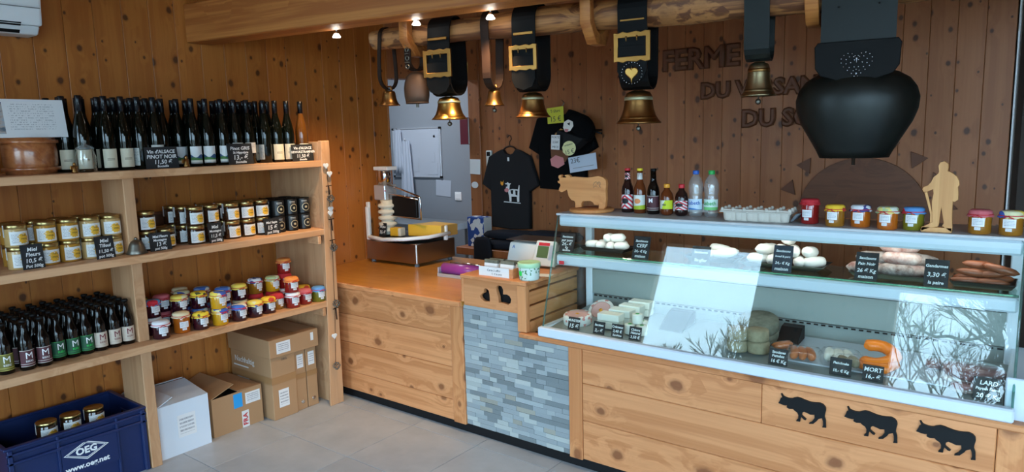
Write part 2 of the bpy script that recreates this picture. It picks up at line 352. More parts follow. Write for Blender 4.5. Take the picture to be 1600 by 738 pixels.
def honey_label(t, u, v, uvv):
    c = t.mix(lines_mask(t, u, v, 9, .08, .40, .12, .85, uvv), (.74, .74, .73), (.35, .35, .36))
    c = t.mix(blob(t, u, v, .63, .47, .26, .38, uvv, .75), c, (.80, .44, .03))
    c = t.mix(lines_mask(t, u, v, 4, .5, .82, .35, .75, uvv, .5), c, (.12, .07, .02))
    return c
printed('honey_label', honey_label)
printed('seal_label', lambda t, u, v, q: t.mix(lines_mask(t, u, v, 8, .1, .9, .1, .9, q), (.74, .74, .73), (.45, .45, .46)))
printed('small_label', lambda t, u, v, q: t.mix(lines_mask(t, u, v, 6, .1, .9, .15, .85, q), (.76, .76, .77), (.35, .35, .38)))
printed('wine_cream', lambda t, u, v, q: t.mix(lines_mask(t, u, v, 14, .25, .75, .4, .5, q, .35), (.62, .56, .42), (.2, .17, .12)))
printed('wine_back', lambda t, u, v, q: t.mix(lines_mask(t, u, v, 12, .1, .9, .05, .95, q, .5), (.55, .56, .52), (.10, .14, .12)))
printed('wine_plain', lambda t, u, v, q: t.mix(lines_mask(t, u, v, 10, .2, .8, .5, .85, q, .5), (.62, .60, .56), (.3, .3, .3)))
def landscape(t, u, v, q):
    hill = t.math('ADD', .45, t.math('MULTIPLY', t.math('SINE', t.math('ADD', t.math('MULTIPLY', u, 7.0), 2.0)), .09))
    hill2 = t.math('ADD', .33, t.math('MULTIPLY', t.math('SINE', t.math('ADD', t.math('MULTIPLY', u, 5.0), .5)), .04))
    c = t.mix(t.math('LESS_THAN', v, hill), (.74, .74, .73), (.035, .085, .20)); c = t.mix(t.math('LESS_THAN', v, hill2), c, (.05, .17, .035)); c = t.mix(t.math('LESS_THAN', v, .2), c, (.72, .70, .62))
    return t.mix(t.math('LESS_THAN', v, .07), c, (.3, .3, .3))
printed('wine_landscape', landscape)
def beer_label(base, line):
    def fn(t, u, v, q):
        e = t.math('MAXIMUM', t.math('GREATER_THAN', t.math('ABSOLUTE', t.math('SUBTRACT', v, .5)), .47), t.math('MULTIPLY', t.math('GREATER_THAN', v, .14), t.math('LESS_THAN', v, .17)))
        return t.mix(e, base, line)
    return fn
printed('beer_maroon', beer_label((.085, .022, .030), (.6, .55, .5))); printed('beer_green', beer_label((.018, .085, .040), (.03, .3, .06))); printed('beer_cream', beer_label((.56, .47, .38), (.45, .35, .28))); printed('beer_olive', beer_label((.14, .13, .02), (.5, .45, .1)))
def stripes_red(t, u, v, q):
    s = t.math('GREATER_THAN', t.math('FRACT', t.math('MULTIPLY', t.math('ADD', v, t.math('ABSOLUTE', t.math('SUBTRACT', u, .5))), 3.0)), .5)
    c = t.mix(s, (.74, .72, .72), (.55, .02, .04))
    d = t.math('ADD', t.math('POWER', t.math('DIVIDE', t.math('SUBTRACT', u, .5), .22), 2.0), t.math('POWER', t.math('DIVIDE', t.math('SUBTRACT', v, .55), .2), 2.0))
    return t.mix(t.math('LESS_THAN', d, 1.0), c, (.01, .01, .015))
printed('cola_label', stripes_red)
def peach(t, u, v, q):
    c = t.mix(t.math('LESS_THAN', v, t.math('ADD', .2, t.math('MULTIPLY', u, .12))), (.70, .72, .66), (.40, .50, .02))
    d = t.math('ADD', t.math('POWER', t.math('DIVIDE', t.math('SUBTRACT', u, .5), .2), 2.0), t.math('POWER', t.math('DIVIDE', t.math('SUBTRACT', v, .58), .18), 2.0))
    return t.mix(t.math('LESS_THAN', d, 1.0), c, (.78, .28, .10))
printed('peach_label', peach)
printed('tea_label', lambda t, u, v, q: t.mix(t.math('LESS_THAN', u, t.math('ADD', .35, t.math('MULTIPLY', v, .2))), (.55, .65, .02), (.72, .75, .6)))
printed('water_blue', lambda t, u, v, q: t.mix(t.math('LESS_THAN', v, t.math('ADD', .10, t.math('MULTIPLY', t.math('SINE', t.math('MULTIPLY', u, 5.0)), .06))), (.55, .68, .80), (.03, .20, .55)))
printed('water_green', lambda t, u, v, q: t.mix(t.math('LESS_THAN', v, .28), (.62, .78, .70), (.20, .62, .20)))
def tin_label(t, u, v, q):
    a = t.math('ADD', t.math('POWER', t.math('DIVIDE', t.math('SUBTRACT', u, .5), .34), 2.0), t.math('POWER', t.math('DIVIDE', t.math('SUBTRACT', v, .42), .28), 2.0))
    ring = t.math('MULTIPLY', t.math('GREATER_THAN', a, .72), t.math('LESS_THAN', a, 1.0)); dot = t.math('LESS_THAN', a, .09)
    c = t.mix(t.math('MAXIMUM', ring, dot), (.008, .008, .009), (.50, .42, .26))
    return t.mix(lines_mask(t, u, v, 10, .15, .6, .78, .92, q, .4), c, (.5, .48, .45))
printed('tin_label', tin_label, .35)
def leaflet(t, u, v, q):
    c = t.mix(lines_mask(t, u, v, 17, .26, .86, .18, .88, q, .52), (.70, .69, .69), (.42, .42, .43))
    no = t.n('ShaderNodeTexNoise', i_Scale=7.0); t.l(q, no.inputs['Vector'])
    ph = t.ramp(no.outputs[0], [(.35, (.10, .13, .16)), (.5, (.42, .34, .30)), (.65, (.30, .36, .42))])
    return t.mix(t.math('MULTIPLY', t.math('LESS_THAN', u, .19), t.math('MULTIPLY', t.math('GREATER_THAN', v, .1), t.math('LESS_THAN', v, .92))), c, ph)
printed('leaflet', leaflet)
plain('lamp_glow', (1, .93, .80), .4, emit=7)
plain('led', (.85, 1, .85), .4, emit=.6)
plain('lid_green', (.42, .68, .42), .5)
plain('pouch', (.55, .62, .72), .25)
printed('small_paper', lambda t, u, v, q: t.mix(0.0, (.6, .6, .6), (.6, .6, .6)))
plain('paper_pink', (.60, .34, .31), .7)
# ================================================================== SETTING
def struct(name, me, parent=None, loc=(0, 0, 0), **kw):
    o = obj(name, me, parent, loc, **kw)
    if not parent: o['kind'] = 'structure'
    return o
XL, YB, XR, ZC = -4.05, 4.50, 3.2, 2.95
# floor: grout bed with separate tiles
floor = struct('floor', boxm(-7.2, XR, WY-.2, 6.2, -.08, -.006, 'grout', 0))
TS = .4835; tile_me = boxm(.0015, TS-.0015, .0015, TS-.0015, -.006, 0, 'tile', .0012)
x0 = -3.33-2*TS; y0 = 2.685-8*TS
for i in range(16):
    for j in range(13):
        x, y = x0+i*TS, y0+j*TS
        if x+TS > XR or x < -4.4 or y < WY-.02 or (y > 2.72 and x < -4.1): continue
        obj('tile', tile_me, floor, (x, y, 0))
# left wall of upright pine boards
wl = struct('wall_left', boxm(XL-.14, XL-.014, WY, 3.72, 0, ZC, 'pine_wall', 0))
PW = .146; pm = MB().box(-.014, 0, .0008, PW-.0008, 0, ZC).mesh('pine_wall', .0018)
y = 3.72-PW
while y > WY-.02:
    obj('board', pm, wl, (XL, y, 0)); y -= PW
obj('end_board', boxm(-.14, .002, 0, .016, 0, ZC, 'pine_wall', .002), wl, (XL, 3.72, 0))
# back wall behind the counter
wb = struct('wall_back', boxm(-3.77, -.175, YB+.014, YB+.12, 0, ZC, 'pine_back', 0))
PB = .1285; pbm = MB().box(.0008, PB-.0008, 0, .014, 0, ZC).mesh('pine_back', .0018)
x = -.175-PB
while x > -3.80:
    obj('board', pbm, wb, (x, YB, 0)); x -= PB
tr = struct('trim_1', boxm(-.168, -.160, YB-.006, YB+.12, 0, ZC, 'white', .002))
# jamb post and lintel of the passage to the back room
jb = struct('trim_2', boxm(-3.895, -3.772, YB-.02, YB+.12, 0, ZC, 'pine_back', .004))
ln = struct('trim_3', MB().hexa([(-4.05, 3.735, 2.12), (-3.772, 4.47, 2.12), (-3.86, 4.50, 2.12), (-4.16, 3.77, 2.12), (-4.05, 3.735, ZC), (-3.772, 4.47, ZC), (-3.86, 4.50, ZC), (-4.16, 3.77, ZC)]).mesh('pine_back'))
# back room, grey
struct('wall_grey_room', boxm(-7.2, -3.6, 5.20, 5.30, 0, 2.7, 'grey_paint', 0))
struct('wall_grey_side', boxm(-7.2, -7.1, 2.5, 5.2, 0, 2.7, 'grey_paint', 0))
struct('ceiling_grey_room', boxm(-7.2, -3.78, 3.0, 5.3, 2.7, 2.78, 'white', 0))
struct('wall_grey_near', boxm(-7.2, XL-.14, 2.9, 3.0, 0, 2.7, 'grey_paint', 0))
# dark recess right of the back wall
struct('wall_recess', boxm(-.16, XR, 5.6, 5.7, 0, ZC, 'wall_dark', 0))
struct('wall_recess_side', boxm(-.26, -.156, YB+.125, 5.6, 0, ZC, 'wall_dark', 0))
# right wall, ceiling
a, b, c, d = SIDE
struct('wall_right', MB().box(XR, XR+.12, WY-.2, a, 0, ZC).box(XR, XR+.12, b, 5.7, 0, ZC).box(XR, XR+.12, a, b, 0, c).box(XR, XR+.12, a, b, d, ZC).mesh('pine_back'))
w = struct('window_4', MB().box(XR+.02, XR+.1, a, a+.06, c, d).box(XR+.02, XR+.1, b-.06, b, c, d).box(XR+.02, XR+.1, a+.06, b-.06, c, c+.06).box(XR+.02, XR+.1, a+.06, b-.06, d-.06, d).box(XR+.02, XR+.1, (a+b)/2-.04, (a+b)/2+.04, c+.06, d-.06).mesh('frame_wood'))
obj('pane', MB().box(XR+.058, XR+.062, a+.06, b-.06, c+.06, d-.06).mesh('window_glass'), w)
struct('ceiling', boxm(-4.3, XR+.12, WY-.2, 5.7, ZC, ZC+.1, 'pine_back', 0))
# window wall behind the viewer
wf = MB(); xs = -4.3
for (a, b, c, d) in WIN:
    wf.box(xs, a, WY-.16, WY, 0, ZC); wf.box(a, b, WY-.16, WY, 0, c); wf.box(a, b, WY-.16, WY, d, ZC); xs = b
wf.box(xs, XR+.12, WY-.16, WY, 0, ZC)
struct('wall_front', wf.mesh('pine_back'))
for k, (a, b, c, d) in enumerate(WIN):
    f = MB(); t = .055
    f.box(a, a+t, WY-.12, WY-.02, c, d); f.box(b-t, b, WY-.12, WY-.02, c, d); f.box(a+t, b-t, WY-.12, WY-.02, c, c+t); f.box(a+t, b-t, WY-.12, WY-.02, d-t, d)
    if k == 2: f.box((a+b)/2-.04, (a+b)/2+.04, WY-.12, WY-.02, c+t, d-t)
    w = struct('window_%d' % (k+1), f.mesh('frame_wood'))
    obj('pane', MB().box(a+t, b-t, WY-.072, WY-.068, c+t, d-t).mesh('window_glass'), w)
struct('ground', MB().box(-60, 60, -80, WY-.2, -.4, -.1).box(XR+.12, 60, WY-.2, 40, -.4, -.1).mesh('ground'))
# bare trees outside, seen mirrored in the counter glass
def tree(name, label, loc, h, seed, spread=.55, depth=6, r0=.09, lean=(0, 0)):
    rd = random.Random(seed); tw = MB(); trunk = MB()
    def grow(p, d, L, r, k):
        q = p + d*L; mid = (p+q)/2 + Vector((rd.uniform(-1, 1), rd.uniform(-1, 1), rd.uniform(-.3, .3)))*L*.07
        (trunk if k == depth else tw).tube([p, mid, q], [r, r*.85, r*.7], 5 if k > 2 else 3, cap=False)
        if k == 0: return
        for i in range(3 if k > 1 else 4):
            e = (d + Vector((rd.uniform(-1, 1), rd.uniform(-1, 1), rd.uniform(-.35, .8)))*spread*1.25).normalized()
            s = p + d*L*rd.uniform(.55, 1.0)
            grow(q if i == 0 else s, e, L*rd.uniform(.62, .82), r*.70, k-1)
    grow(Vector((0, 0, 0)), Vector((lean[0], lean[1], 1)).normalized(), h*.3, r0, depth)
    t_ = thing(name, label, 'tree', loc)
    obj('trunk', trunk.mesh('bark'), t_); o = obj('branches', tw.mesh('bark'), t_); o['kind'] = 'stuff'
    return t_
tree('bare_tree', 'large bare tree mirrored in the right pane of the counter glass', (-1.05, -7.4, -.1), 7.2, 3, .62, 7, .085, (.05, 0))
tree('bare_tree', 'bare tree with a pale slim trunk mirrored at the far right of the counter glass', (.1, -8.6, -.1), 7.4, 8, .62, 7, .075, (-.05, 0))
tree('bare_tree', 'small leafless tree mirrored low in the blue left pane of the counter glass', (-6.9, -13.5, -.1), 6.0, 5, .5, 6, .10)
tree('bare_tree', 'thin leafless sapling mirrored at the lower left of the blue pane', (-8.6, -14.0, -.1), 5.6, 21, .45, 6, .09)
# antlers hung in the window, mirrored in the counter glass
t = thing('antlers', 'dark branching antlers mirrored in the right pane of the counter glass', 'antlers', (-.56, WY+.12, 2.05))
for sg in (-1, 1):
    a = MB().tube([(0, 0, 0), (sg*.10, -.01, -.02), (sg*.20, -.02, .02), (sg*.28, -.02, .10)], [.014, .013, .011, .005], 7)
    for p_, q_ in (((sg*.12, -.01, -.015), (sg*.14, -.02, .10)), ((sg*.20, -.02, .02), (sg*.19, -.03, .13)), ((sg*.24, -.02, .06), (sg*.31, -.03, .05)), ((sg*.06, 0, -.01), (sg*.05, -.05, .06))): a.tube([p_, ((p_[0]+q_[0])/2+.01*sg, (p_[1]+q_[1])/2, (p_[2]+q_[2])/2), q_], [.010, .008, .003], 6)
    obj('antler', a.mesh('antler'), t)
obj('cord', MB().tube([(0, 0, 0), (0, .02, ZC-2.05)], .002, 5).mesh('black'), t)
# ceiling beam, turned slightly against the counter
BA = math.radians(9.6); BD = Vector((math.cos(BA), math.sin(BA), 0))
bm_ = MB().box(0, 6.2, 0, .165, 0, .22).mesh('beam_wood', .006)
struct('beam', bm_, None, (-4.045, 2.17, 2.246), rz=BA)
# ================================================================== BELL RAIL
LA = math.radians(10); L0 = Vector((-2.98, 2.70, 2.203))
def onlog(x): return L0 + Vector((1, math.tan(LA), 0))*(x-L0.x)
rail = thing('bell_rail', 'rough peeled log hung on wooden cradles under the beam, carrying the cow bells', 'log', L0, LA)
n = 46; prof = []
lg = MB(); seg = 16; v = []; f = []
rd = random.Random(5)
for i in range(n):
    s = i/(n-1); xx = -.03 + 2.72*s; r = .050 + .034*min(1, s*1.25) + .004*math.sin(s*23) + rd.uniform(-.0015, .0015)
    for k in range(seg):
        a = 2*math.pi*k/seg; q = r*(1+.05*math.sin(3*a+s*9)+rd.uniform(-.02, .02)); v.append((xx, q*math.cos(a), q*math.sin(a)))
for i in range(n-1):
    for k in range(seg): l = (k+1) % seg; f.append((i*seg+k, i*seg+l, (i+1)*seg+l, (i+1)*seg+k))
f.append(tuple(range(seg))); f.append(tuple((n-1)*seg+k for k in reversed(range(seg))))
lg.add(v, f, True); obj('log', lg.mesh('log_wood'), rail)
def cradle(sx, r):
    o = .045; pts = [(-r-o, .23), (-r-o, -r*.55), (-r*.55, -r-o), (r*.8, -r-o), (r+o, -r*.7), (r+o, .02)]
    for k in range(13):
        a = math.pi*k/12; pts.append((r*1.02*math.cos(-a), r*1.02*math.sin(-a)))
    pts.append((-r*1.02, .23))
    me = prism([pts], .045, 'beam_wood', .003); me.transform(Matrix.Rotation(math.pi/2, 4, 'Z'))
    obj('cradle', me, rail, (sx, 0, 0))
for xx, r in ((-2.74, .062), (-1.73, .086), (-.80, .088)): cradle((xx-L0.x)/math.cos(LA), r)
def band(profile, w, t, mat):
    """closed strap loop; profile = (n, z) points, w = width along the log"""
    m = MB(); v = []; f = []; N = len(profile)
    for i, (a, b) in enumerate(profile):
        p0 = profile[i-1]; p1 = profile[(i+1) % N]; dx, dz = p1[0]-p0[0], p1[1]-p0[1]; L = math.hypot(dx, dz) or 1; nx, nz = -dz/L, dx/L
        for sx in (-w/2, w/2):
            v.append((sx, a+nx*t/2, b+nz*t/2)); v.append((sx, a-nx*t/2, b-nz*t/2))
    for i in range(N):
        j = (i+1) % N; a, b = 4*i, 4*j
        f += [(a, b, b+2, a+2), (a+1, a+3, b+3, b+1), (a, a+1, b+1, b), (a+2, b+2, b+3, a+3)]
    m.add(v, f, True); return m.mesh(mat, smooth=False)
def loop(r, d, zb, zc=0.0, n=14, fl=.75):
    P = []
    for k in range(n+1):
        a = math.pi*k/n; P.append((r*math.cos(a), zc+r*math.sin(a)))          # over the log, back to front (n>0 is the back)
    m = 6
    for k in range(1, m+1): s = k/m; P.append((-(r+(d-r)*math.sin(s*math.pi/2)), zc+(zb*fl)*s))
    for k in range(1, 9): a = math.pi*k/9; P.append((-d*math.cos(a), zb*fl-(-zb*(1-fl))*math.sin(a)))
    for k in range(m, 0, -1): s = k/m; P.append(((r+(d-r)*math.sin(s*math.pi/2)), zc+(zb*fl)*s))
    return P
def bell_prof(R, h): return [(.0, h*1.0), (R*.28, h*.99), (R*.52, h*.93), (R*.60, h*.82), (R*.63, h*.62), (R*.68, h*.42), (R*.76, h*.24), (R*.88, h*.10), (R*.98, h*.035), (R, 0.0), (R*.93, .002), (R*.80, h*.12), (R*.6, h*.5), (R*.5, h*.8), (0, h*.85)]
def cowbell(name, label, x, r, R, zb, zt, w, d, mat='brass_old', strap='leather', buckle=None, heart=False, studs=False, clap=True, bandmat=None, band2=True):
    """zb, zt: bottom and top of the bell body (world)"""
    p = onlog(x); t = thing(name, label, 'bell', (p.x, p.y, zb), LA, 'cow bells on the log')
    h = zt-zb; lz = p.z-zb
    obj('strap', band(loop(r+.006, d, zt-p.z+.005), w, .007, strap), t, (0, 0, lz))
    b = obj('bell_body', MB().lathe(bell_prof(R, h), 28).mesh(mat), t)
    obj('crown_loop', MB().tube([(-.018, 0, h*.97), (-.014, 0, h+.02), (.014, 0, h+.02), (.018, 0, h*.97)], .006, 6).mesh(mat), t)
    if bandmat: obj('relief_band', MB().lathe([(R*.60, h*.80), (R*.628, h*.80), (R*.632, h*.70), (R*.615, h*.70)], 28).mesh(bandmat), b)
    for q in (.14, .19): obj('ring', MB().lathe([(R*.80, h*q), (R*(.855-(q-.14)*1.1), h*q), (R*(.855-(q-.14)*1.1), h*(q+.02)), (R*.80, h*(q+.02))], 28).mesh(mat), b)
    if clap: obj('clapper', MB().tube([(0, 0, h*.8), (0, 0, -.012)], .003, 6).lathe([(0, -.036), (.009, -.032), (.013, -.024), (.010, -.014), (0, -.010)], 10).mesh('pewter'), t)
    if buckle:
        bz, bw, bh = buckle
        yy = -d-.012
        W = bw/2; Hh = bh/2
        def wav(s): return .004*math.sin(s*19)
        outer = [(-W+2*W*k/8, -Hh+wav(k/8)) for k in range(9)] + [(W, -Hh+2*Hh*k/4) for k in range(1, 4)] + [(W-2*W*k/8, Hh+wav(k/8)) for k in range(9)] + [(-W, Hh-2*Hh*k/4) for k in range(1, 4)]
        q = .80; inner = [(-W*q, -Hh*.70), (W*q, -Hh*.70), (W*q, Hh*.70), (-W*q, Hh*.70)]
        bk = obj('buckle', prism([outer, inner], .008, 'buckle_brass', .002), t, (0, yy, bz-zb))
        for sx in (-.3, .3): obj('prong', MB().tube([(W*sx, -.006, Hh*.4), (W*sx, -.010, Hh*.75)], .003, 5).mesh('brass'), bk)
        obj('strap_keeper', MB().box(-w*.42, w*.42, yy-.004, yy+.006, 0, .014).mesh('buckle_brass', .002), t, (0, .006, bz-zb+Hh+.05))
        obj('back_buckle', MB().box(-w*.5, w*.5, d+.004, d+.012, -.03, .03).mesh('buckle_brass', .003), t, (0, 0, bz-zb-.01))
        obj('strap_end', prism([[(-w*.5, .03), (-w*.5, -.08), (-w*.36, -.115), (0, -.13), (w*.36, -.115), (w*.5, -.08), (w*.5, .03)]], .006, strap, .001), t, (0, yy+.002, bz-zb-Hh*.4))
    if heart:
        zz, s = heart; H = []
        for k in range(28):
            a = 2*math.pi*k/28; H.append((s*.0625*16*math.sin(a)**3, s*.0625*(13*math.cos(a)-5*math.cos(2*a)-2*math.cos(3*a)-math.cos(4*a))))
        obj('heart_plate', prism([H], .006, 'brass', .004), t, (0, -d-.016, zz-zb))
        st = MB()
        for k in range(22):
            a = 2*math.pi*k/22; st.lathe([(0, -.0025), (.0025, 0), (0, .0025)], 6, (s*1.75*math.sin(a), -d-.014, zz-zb+s*1.75*math.cos(a)))
        obj('studs', st.mesh('chrome'), t)
    return t
cowbell('cow_bell', 'small brass bell on a studded looped strap, leftmost on the log', -2.93, .052, .060, 1.842, 1.925, .022, .075, 'brass_old', 'leather_brown', bandmat=None, clap=False)
cowbell('cow_bell', 'brass bell on a wide black strap with a wavy gold buckle', -2.545, .068, .096, 1.752, 1.872, .135, .085, 'brass', 'leather', (2.035, .165, .135), bandmat='brass_band')
cowbell('cow_bell', 'small dull brass bell on a narrow brown strap, between two gold buckled bells', -2.275, .075, .054, 1.812, 1.892, .045, .07, 'brass_old', 'leather_brown')
cowbell('cow_bell', 'copper coloured bell on a black strap with a square buckle above the cap', -2.06, .079, .088, 1.745, 1.868, .125, .085, 'brass_old', 'leather', (2.028, .145, .115), bandmat='brass_band', clap=False)
cowbell('cow_bell', 'large brass bell on a black strap with buckle and gold heart', -1.525, .088, .104, 1.697, 1.848, .135, .085, 'brass_old', 'leather', (2.035, .165, .125), (1.92, .027), bandmat='brass_band')
cowbell('cow_bell', 'silvery brass bell on a plain wide dark strap in front of the wooden lettering', -1.005, .09, .073, 1.795, 1.938, .10, .08, 'brass_silver', 'leather_worn', bandmat='brass_old')
# forged brown bell
p = onlog(-2.745); t = thing('cow_bell', 'forged brown iron bell of rounded oblong shape on a chain strap', 'bell', (p.x, p.y, 1.845), LA, 'cow bells on the log')
obj('strap', band(loop(.062, .07, 2.02-p.z), .04, .006, 'leather_brown'), t, (0, 0, p.z-1.845))
pr = [(.0, .168), (.030, .165), (.055, .148), (.070, .115), (.076, .08), (.074, .04), (.066, .0), (.060, 0), (.066, .05), (.06, .12), (0, .155)]
obj('bell_body', MB().lathe(pr, 24, sx=1, sy=.7).mesh('bell_brown'), t)
obj('rim', MB().lathe([(.066, 0), (.069, 0), (.069, .006), (.066, .006)], 24, sx=1, sy=.7).mesh('bell_brown'), t)
obj('clapper', MB().box(-.008, .008, -.004, .004, -.02, .1).mesh('pewter', .001), t)
ch = MB()
for k in range(9):
    zc = .19+k*.022; rng = [(.011*math.cos(a*math.pi/5), -.075+(.011*math.sin(a*math.pi/5) if k % 2 else 0), zc+(0 if k % 2 else .011*math.sin(a*math.pi/5))) for a in range(10)]
    ch.tube(rng, .0028, 5, closed=True)
obj('chain', ch.mesh('pewter'), t)
# giant bell
p = onlog(-.635); t = thing('giant_cow_bell', 'giant black forged cow bell on a very broad leather collar', 'bell', (p.x, p.y, 1.53), LA, 'cow bells on the log')
rings = [(.0, .128, .085), (.03, .142, .098), (.08, .170, .12), (.14, .204, .14), (.19, .222, .15), (.235, .226, .152), (.275, .215, .146), (.31, .190, .13), (.335, .15, .105), (.352, .09, .07), (.358, .0, .0)]
v = []; f = []; seg = 36
for (z, a, b) in rings:
    for k in range(seg): an = 2*math.pi*k/seg; v.append((a*math.cos(an), b*math.sin(an), z))
for i in range(len(rings)-1):
    for k in range(seg): l = (k+1) % seg; f.append((i*seg+k, i*seg+l, (i+1)*seg+l, (i+1)*seg+k))
inn = [(.0, .122, .080), (.1, .165, .115), (.2, .205, .14), (.3, .17, .12)]
b0 = len(v)
for (z, a, b) in inn:
    for k in range(seg): an = 2*math.pi*k/seg; v.append((a*math.cos(an), b*math.sin(an), z))
for i in range(len(inn)-1):
    for k in range(seg): l = (k+1) % seg; f.append((b0+i*seg+k, b0+(i+1)*seg+k, b0+(i+1)*seg+l, b0+i*seg+l))
for k in range(seg): l = (k+1) % seg; f.append((k, b0+k, b0+l, l))
m = MB(); m.add(v, f, True); me = m.mesh('bell_patina')
obj('bell_body', me, t)
obj('clapper', MB().tube([(0, 0, .3), (0, 0, -.03)], .007, 8).mesh('pewter'), t)
obj('collar', band(loop(.10, .10, 1.86-p.z), .262, .012, 'leather_worn'), t, (0, 0, p.z-1.53))
cp = obj('collar_flap', prism([[(-.138, .115), (-.148, .10), (-.144, .02), (-.125, -.008), (-.06, -.03), (0, -.036), (.06, -.03), (.125, -.008), (.144, .02), (.148, .10), (.138, .115)]], .012, 'leather', .003), t, (0, -.115, .335))
st = MB()
for s, N in ((.055, 26), (.038, 18), (.02, 8)):
    for k in range(N):
        a = 2*math.pi*k/N; st.lathe([(0, -.002), (.0022, 0), (0, .002)], 6, (s*.0625*16*math.sin(a)**3, -.009, .030+s*.0625*(13*math.cos(a)-5*math.cos(2*a)-2*math.cos(3*a)-math.cos(4*a))))
obj('heart_studs', st.mesh('chrome'), cp)
st = MB()
for xx in (-.07, .07):
    for zz in (.25, .30): st.lathe([(0, -.004), (.005, 0), (0, .004)], 8, (xx, -.118, .335+zz))
obj('rivets', st.mesh('black'), t)
# spot lamps under the beam
def spot(label, loc, aim, e):
    t = thing('spot_lamp', label, 'lamp', loc)
    obj('stem', MB().tube([(0, 0, .035), (0, 0, 0)], .006, 8).mesh('chrome'), t)
    obj('housing', MB().lathe([(.010, .004), (.012, 0), (.014, -.006), (.010, -.0065), (0, -.004)], 18).mesh('chrome'), t)
    obj('bulb', MB().lathe([(.012, -.006), (.022, -.022), (.020, -.025), (0, -.026)], 18).mesh('lamp_glow'), t)
    l = bpy.data.lights.new('spot_light', 'SPOT'); l.energy = e; l.color = (1, .72, .42); l.spot_size = math.radians(95); l.spot_blend = .7; l.shadow_soft_size = .03
    o = bpy.data.objects.new('spot_light', l); COL.objects.link(o); o.parent = t; o.location = (0, 0, -.05)
    o.rotation_euler = (Vector(aim)-Vector(loc)).to_track_quat('-Z', 'Y').to_euler()

spot('small lit spot lamp under the beam, left of the bells', (-3.11, 2.515, 2.236), (-3.7, 2.9, .8), 14)
spot('small lit spot lamp under the beam beside the wide strapped bells', (-2.16, 2.672, 2.236), (-2.45, 2.75, .8), 12)
spot('tiny spot lamp glinting at the beam edge above the first wooden cradle', (-2.585, 2.60, 2.250), (-2.8, 2.3, 1.0), 4)
# ================================================================== LEFT SHELF UNIT
XF = -3.494; S1, S2, S3 = 1.541, 1.125, .675
t = thing('wall_shelf', 'long open shelf unit of pale spruce along the left wall', 'shelf', (XF, 1.5, 0))
for z in (S1, S2, S3): obj('shelf_board', boxm(XL+.005-XF, 0, .25-1.5, 2.655-1.5, z-.038, z, 'spruce_y', .003), t)
obj('end_panel', boxm(XL+.005-XF, -.03, 2.656-1.5, 2.70-1.5, 0, 1.655, 'spruce_z', .003), t)
obj('end_post', MB().hexa([(-.029, 2.615-1.5, 0), (.004, 2.60-1.5, 0), (.004, 2.705-1.5, 0), (-.029, 2.705-1.5, 0), (-.029, 2.656-1.5, 1.66), (.004, 2.656-1.5, 1.66), (.004, 2.718-1.5, 1.66), (-.029, 2.718-1.5, 1.66)]).mesh('spruce_z', .003), t)
for z0, z1 in ((0, S3-.038), (S3, S2-.038), (S2, S1-.038)): obj('divider', boxm(-.33, -.085, .035, .088, z0, z1, 'spruce_z', .003), t)
obj('end_panel', boxm(XL+.005-XF, 0, .206-1.5, .25-1.5, 0, 1.655, 'spruce_z', .003), t)
for z in (S2-.038, S3-.038): obj('cleat', boxm(-.10, .003, 2.59-1.5, 2.612-1.5, z-.05, z-.002, 'spruce_y', .002), t)
# garland on the post
g = thing('garland', 'string of little bells, cones and white hearts hung down the shelf post', 'garland', (XF+.012, 2.68, 0))
obj('string', MB().tube([(0, 0, 1.52), (.004, .003, 1.2), (.002, 0, .9), (.004, -.01, .6), (.003, -.03, .25)], .0015, 5).mesh('leather_brown'), g)
H = []
for k in range(20):
    a = 2*math.pi*k/20; H.append((.0011*16*math.sin(a)**3, .0011*(13*math.cos(a)-5*math.cos(2*a)-2*math.cos(3*a)-math.cos(4*a))))
hm = prism([H], .006, 'paper', .001); hm.transform(Matrix.Rotation(math.pi/2, 4, 'Z'))
for y, z in ((-.012, 1.51), (.012, 1.46), (.004, 1.245), (0, 1.22), (-.03, .45)): obj('heart', hm, g, (.008, y, z))
cone = MB()
for k in range(26):
    a = k*2.4; r = .021*math.sin(math.pi*(k+2)/30); cone.lathe([(0, -.006), (.006, 0), (0, .006)], 6, (r*math.cos(a), r*math.sin(a), -.022+k*.0017))
cone = cone.mesh('pewter')
for y, z in ((0, 1.31), (0, 1.008), (-.008, .655), (-.036, .26)): obj('pine_cone', cone, g, (.02, y, z))
rb = MB().tube([(0, -.02, 0), (0, .02, .003)], .003, 5).tube([(0, 0, .002), (.003, .002, -.07)], .004, 5).mesh('leather_brown')
for y, z in ((0, 1.385), (.002, 1.05), (-.006, .62), (.004, 1.18)): obj('ribbon', rb, g, (.008, y, z))
# ---------------- wine
def wine(kind):
    t = thing('wine_bottle', 'x', 'bottle')
    amber = kind == 'amber'
    pr = [(0, 0), (.034, 0), (.037, .004), (.037, .165), (.035, .19), (.028, .225), (.019, .262), (.0145, .285), (.0142, .30), (.0, .30)]
    obj('glass', MB().lathe(pr, 16).mesh('amber_glass' if amber else 'green_glass'), t)
    obj('capsule', MB().lathe([(.0149, .272), (.0152, .353), (.0135, .356), (0, .356)], 12).mesh('capsule'), t)
    lm = {'cream': 'wine_cream', 'strip': 'wine_back', 'plain': 'wine_plain', 'land': 'wine_landscape', 'amber': 'wine_cream'}[kind]
    if kind == 'strip':
        obj('label', arc(.0376, -95, -38, .02, .105, lm, 5), t); obj('back_label', arc(.0376, 60, 130, .02, .105, 'wine_cream', 5), t)
    else:
        z0, z1 = (.015, .105) if kind != 'plain' else (.06, .118)
        obj('label', arc(.0376, -62, 42, z0, z1, lm, 9), t)
    return t
WK = {}
desc = {'cream': 'cream label', 'strip': 'narrow side label', 'plain': 'plain white label', 'land': 'green hill landscape label', 'amber': 'pale gold glass'}
